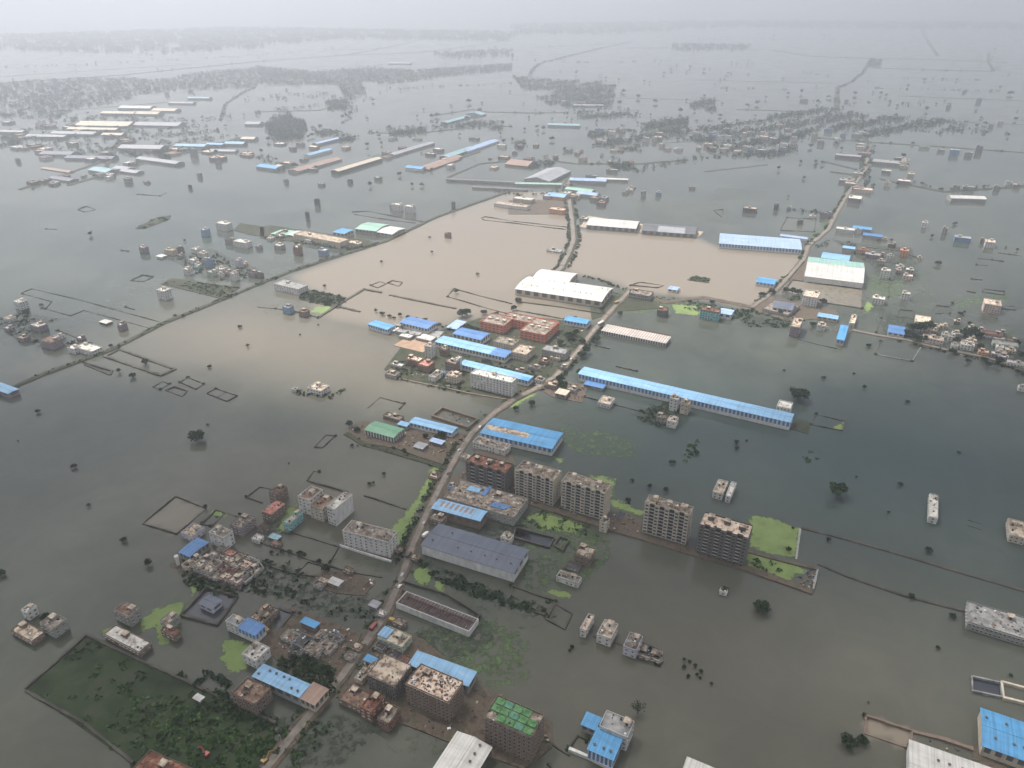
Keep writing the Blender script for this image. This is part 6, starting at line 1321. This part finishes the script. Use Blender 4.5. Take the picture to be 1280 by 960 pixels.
wood(W5([(500,290),(570,300),(560,340),(500,340)], 960), .003, 8, 'trees at the far road bend', 8, 2.4, 7)
wood(W5([(440,780),(520,790),(640,840),(700,825),(860,800),(960,770),(970,790),(720,850),(620,860),(500,840)], 640), .008, 8, 'curved tree line in front of the village', 9, 1.6, 4)
wood(W5([(0,690),(60,700),(80,750),(20,745)], 640), .008, 9, 'trees right of the pale blue curved sheds', 9, 1.6, 4)
wood(W5([(100,780),(240,790),(200,830),(60,850)], 640), .008, 6, 'trees by the orange brown roof', 9, 1.6, 4)
wood([(0,172),(22,172),(24,184),(0,184)], .008, 9, 'trees at the left edge by the factories', 9, 1.6, 4)
wood([(190,190),(215,190),(212,201),(192,201)], .008, 10, 'trees among the left factories', 9, 1.6, 4)
for k, (P, d) in enumerate([([(0,62),(200,66),(330,58),(420,48),(640,50),(640,40),(300,34),(0,44)], .00022), ([(640,44),(760,42),(900,34),(1280,36),(1280,28),(900,26),(640,30)], .00015), ([(540,66),(640,62),(640,70),(560,72)], .0008), ([(840,55),(940,56),(930,62),(840,62)], .0008)]):
    scrub('wood', P, d, 13, LEAF, 9 if k < 2 else 5, 'faint hazy wood band %s' % ['along the upper left horizon','along the upper right horizon','in the far middle water','on the far straight dyke'][k], 'wood', 7, 40 if k < 2 else 12)

rv = random.Random(9)

def hamlet(poly, k, look, grp, hmin=4, hmax=9, sz=(8,18)):
    n = 0; P = poly
    while n < k:
        x, y = rv.uniform(min(q[0] for q in P), max(q[0] for q in P)), rv.uniform(min(q[1] for q in P), max(q[1] for q in P))
        if inpoly((x, y), P):
            n += 1; house((x, y), dims=(rv.uniform(*sz), rv.uniform(sz[0], sz[1]*.8)), h=rv.uniform(hmin, hmax), wall=rv.choice(['white','grey','mauve','cream','brown']), roof=rv.choice(['white','peach','grey','tan','dirty','brown']), look=look, name='low_building' if 'building' in look else 'village_house', far=True, tanks=1, group=grp)
hamlet([(1130,395),(1200,405),(1285,425),(1285,455),(1230,444),(1150,420)], 14, 'low roadside village house', 'low houses of the right village', 3, 5, (7,12))
hamlet([(1060,285),(1150,315),(1150,350),(1095,345),(1088,310)], 9, 'small house in flooded plots', 'houses right of the mint roof', 3, 7, (7,12))
hamlet([(0,395),(110,425),(120,445),(60,440),(0,420)], 6, 'small left edge house', 'houses at the left edge', 3, 7, (7,12))
hamlet([(1150,400),(1240,415),(1240,440),(1160,432)], 10, 'low roadside village shack', 'shacks of the right village', 3, 5, (6,10))
hamlet([(215,315),(330,335),(335,352),(250,345)], 7, 'tiny house of the left hamlet', 'tiny houses of the left hamlet', 3, 6, (6,10))
hamlet([(330,290),(480,300),(470,308),(340,306)], 7, 'small house by the long cream building', 'houses by the long cream building', 3, 6, (7,14))
hamlet([(640,240),(800,228),(860,245),(720,262)], 10, 'low building', 'low buildings among the teal sheds', 3, 7, (10,24))
hamlet([(0,150),(90,150),(240,185),(320,180),(320,195),(160,215),(60,200),(0,180)], 34, 'low hazy building', 'low buildings of the left factories', 4, 7, (16,38))
hamlet([(30,225),(120,215),(150,222),(60,240)], 8, 'low hazy dyke building', 'low buildings of the left dyke', 4, 7, (12,24))
hamlet([(330,175),(440,170),(640,175),(640,215),(340,215)], 22, 'low hazy flat building', 'low buildings near the cream hangar', 4, 7, (12,30))
hamlet([(1050,180),(1140,185),(1140,235),(1060,240)], 16, 'hazy building of the village crossroads', 'buildings of the village crossroads', 4, 8, (12,26))
hamlet([(640,178),(860,178),(980,190),(960,200),(760,205),(640,200)], 18, 'hazy low house on the village shore', 'low houses on the village shore', 4, 7, (10,20))
wood([(60,150),(160,140),(240,150),(320,178),(240,196),(100,200),(20,190),(0,165)], .0009, 7, 'trees among the left factory roofs')
hedge([(0,174),(60,175),(120,190),(190,196)], 40, .0022, 7, 'tree rows among the left factories', LEAF, 1.6, 4)
hedge([(90,146),(100,155),(95,165),(160,168),(240,168)], 50, .0016, 7, 'trees behind the left factories', LEAF, 1.7, 5)
hedge([(40,238),(90,228),(140,213),(200,200),(260,186),(320,175)], 30, .003, 5, 'trees on the far left dykes', LEAF, 1.5, 4)
hedge([(150,176),(162,160),(172,150)], 30, .004, 7, 'trees between the left factories', LEAF, 1.6, 4)
hedge([(326,196),(345,205),(360,215),(400,214)], 30, .006, 5, 'bushes around the brown low hall', LEAF, 1.4, 3.5)
hedge([(460,166),(520,167),(600,158),(640,158)], 24, .004, 7, 'broken tree line behind the long grey hall', LEAF, 1.7, 4.5)
hedge([(450,196),(500,194),(540,190),(580,200),(640,200)], 22, .004, 5, 'bushes between the long halls', LEAF, 1.4, 3.5)
hedge([(620,235),(640,244),(700,240),(716,232)], 30, .008, 5, 'trees between the teal roofed sheds', LEAF, 1.4, 3.5)
hedge([(720,205),(760,205),(800,212),(850,203),(900,195),(960,192)], 24, .006, 6, 'tree line on the near shore of the village', LEAF, 1.5, 4)
hedge([(640,141),(712,141),(760,137),(800,140)], 30, .004, 8, 'trees by the wood island', LEAF, 1.8, 5)
hedge([(1042,150),(1090,158),(1150,165),(1240,162)], 90, .0012, 7, 'scattered trees behind the right village', LEAF, 1.8, 4)
hedge([(1000,128),(1045,128),(1100,130),(1190,128)], 110, .0006, 7, 'scattered trees in far plots at right', LEAF, 2.0, 4)
hedge([(260,150),(330,140),(430,128),(450,150)], 60, .0018, 8, 'trees in broken rows above the dense clump', LEAF, 1.8, 5)
hedge([(320,125),(380,118),(460,125)], 120, .0012, 9, 'broken wood between the far belts', LEAF, 2.0, 6)
hedge([(1120,224),(1180,238),(1240,234),(1280,231)], 20, .005, 5, 'bushes on the right far dyke', LEAF, 1.4, 3.5)
hedge([(1090,240),(1080,212),(1088,180)], 24, .006, 6, 'trees along the village road', LEAF, 1.5, 4)
hedge([(985,262),(1020,265),(1040,270)], 26, .008, 4, 'bushes left of the winding road', LEAF, 1.3, 3.5)
hedge([(1010,308),(1040,302),(1070,310),(1085,330)], 24, .008, 4, 'bushes behind the mint roofed warehouse', LEAF, 1.2, 3)
hedge([(960,395),(1000,372),(1030,374)], 16, .012, 4, 'trees left of the cream roofed block', LEAF, 1.2, 3)
for P_ in ([(0,84),(120,80),(300,70),(430,60)], [(0,122),(80,118),(200,112)], [(560,60),(700,58),(800,52)], [(850,50),(1000,48),(1150,52),(1280,50)], [(440,112),(560,108),(640,104)], [(800,150),(900,152),(1000,150)], [(640,75),(740,78),(840,76)], [(1090,110),(1180,112),(1280,115)], [(1130,98),(1230,100)], [(330,95),(400,88),(520,78)], [(900,110),(1000,112)], [(1000,90),(1040,95)]):
    hedge(P_, 30, .0012 if P_[0][1] < 90 else .0022, 5, 'thin broken tree row on a flooded field line near row %d' % P_[0][1] if False else 'thin broken tree row on a flooded far field line', LEAF, 2.2 if P_[0][1] < 90 else 1.7, 6)
for P_ in ([(0,96),(90,90),(240,80)], [(330,108),(520,98)], [(700,120),(900,126)], [(860,100),(1040,104)], [(1120,120),(1280,126)], [(1140,150),(1280,156)], [(60,140),(210,128)], [(740,182),(900,176)], [(880,215),(960,206)], [(400,64),(560,56)]): bank(P_, 5, .7)
hedge([(0,104),(150,94),(320,77),(432,69),(480,60)], 14, .0009, 6, 'trees on the far left dyke', LEAF, 2.6, 6)
hedge([(785,60),(860,60),(960,62),(1010,70),(1085,73),(1180,75)], 14, .001, 6, 'trees on the far right dyke', LEAF, 2.6, 6)
hedge([(1045,137),(1047,110),(1065,102),(1080,90),(1087,76)], 14, .004, 5, 'trees along the far winding road', LEAF, 2.2, 5)
hedge([(1100,85),(1180,88),(1243,89)], 12, .002, 5, 'trees on the far right hooked dyke', LEAF, 2.4, 6)
hedge([(662,94),(668,84),(682,77),(720,68),(752,60)], 16, .003, 6, 'trees on the curving far dyke', LEAF, 2.4, 6)
hedge([(276,150),(282,130),(300,118),(320,108)], 10, .005, 5, 'trees on the dyke below the left wood', LEAF, 2, 5)
hedge([(1017,172),(1090,178),(1180,184),(1280,191)], 8, .003, 4, 'trees along the straight road at right', LEAF, 1.8, 4)
# ---------------------------------------------------------------- far single trees
rnd = random.Random(77)
FT = [(830,92),(840,88),(858,90),(862,84),(838,86),(757,98),(773,100),(805,102),(812,103),(797,122),(779,115),(720,92),(752,94),(880,88),(1022,128),(1078,150),(1120,145),(1158,138),(1186,132),(1232,155),(1140,160),(1110,165),(1087,205),(1045,180),(1000,203),(1020,206),(1019,203),(1027,205),(1004,223),
 (973,212),(1220,158),(1262,118),(1250,110),(1196,100),(1156,100),(1135,108),(1108,120),(1101,118),(1112,128),(947,130),(935,133),(957,123),(910,92),(1030,45),(967,46),(1130,62),(586,128),(466,126),(432,146),(437,143),(428,148),(583,150),(585,156),(477,180),(459,182),(546,145),(540,147),(547,155),(630,178),(626,168),(1244,62),(197,86),(120,78),(190,70),(232,66),
 (335,176),(400,160),(390,170),(385,172),(420,166),(372,162),(345,158),(360,160),(512,168),(496,170),(600,140),(690,175),(680,162),(672,160),(656,162),(748,140),(775,130),(820,128),(742,128),(868,138),(900,145),(850,140),(640,175),(645,180),(705,188),(1128,196),(1140,180),(1052,187),(1013,184),(1110,232),(1122,231),(1152,230),(1135,228),(1260,170),(1270,150),(540,213),(463,232),(500,219),(528,232),(515,232),(395,210),(370,208),(345,200),(326,190),(270,190),
 (1240,72),(1068,118),(1035,122),(1002,116),(985,118),(1245,85),(915,78),(890,82),(1100,66),(565,66),(600,70),(480,78),(398,76),(412,76),(450,84),(430,96)]
for x, y in FT: tree(x, y+1, rnd.uniform(5, 8) if y > 110 else rnd.uniform(3, 5), 'hazy little tree', group='scattered far trees') if NTREE[0] < 298 else None
mb = MB()
for _ in range(130):
    x, y = (rnd.uniform(650, 1275), rnd.uniform(62, 170)) if _ < 85 else (rnd.uniform(10, 640), rnd.uniform(58, 175))
    X, Y = at(x, y); tuft(mb, (X, Y, 1), rnd.uniform(3, 6), rnd.uniform(6, 10), 12, 2.2, 0, rnd)
o = mb.build('scattered_trees', LEAF); tag(o, 'tiny hazy trees dotted over the far flood water', 'trees', kind='stuff')
# roofs that show between the village trees
VIL = [([(740,165),(960,160),(1100,150),(1100,172),(960,195),(800,190),(735,180)], 48), ([(20,105),(200,100),(300,92),(300,110),(160,125),(20,140)], 22), ([(330,90),(480,92),(560,88),(420,108),(330,105)], 12), ([(690,112),(760,108),(750,132),(700,132)], 8)]
for P, k in VIL:
    n = 0
    while n < k:
        x, y = rnd.uniform(min(p_[0] for p_ in P), max(p_[0] for p_ in P)), rnd.uniform(min(p_[1] for p_ in P), max(p_[1] for p_ in P))
        if inpoly((x, y), P):
            n += 1; house((x, y), dims=(rnd.uniform(12,24), rnd.uniform(9,15)), h=rnd.uniform(7,13), wall=rnd.choice(['white','grey','cream','blue','pink']), roof=rnd.choice(['white','peach','grey','tan']), name='village_house', look='pale village house among hazy trees', far=True, tanks=0, group='village houses among trees')
flush_labels()
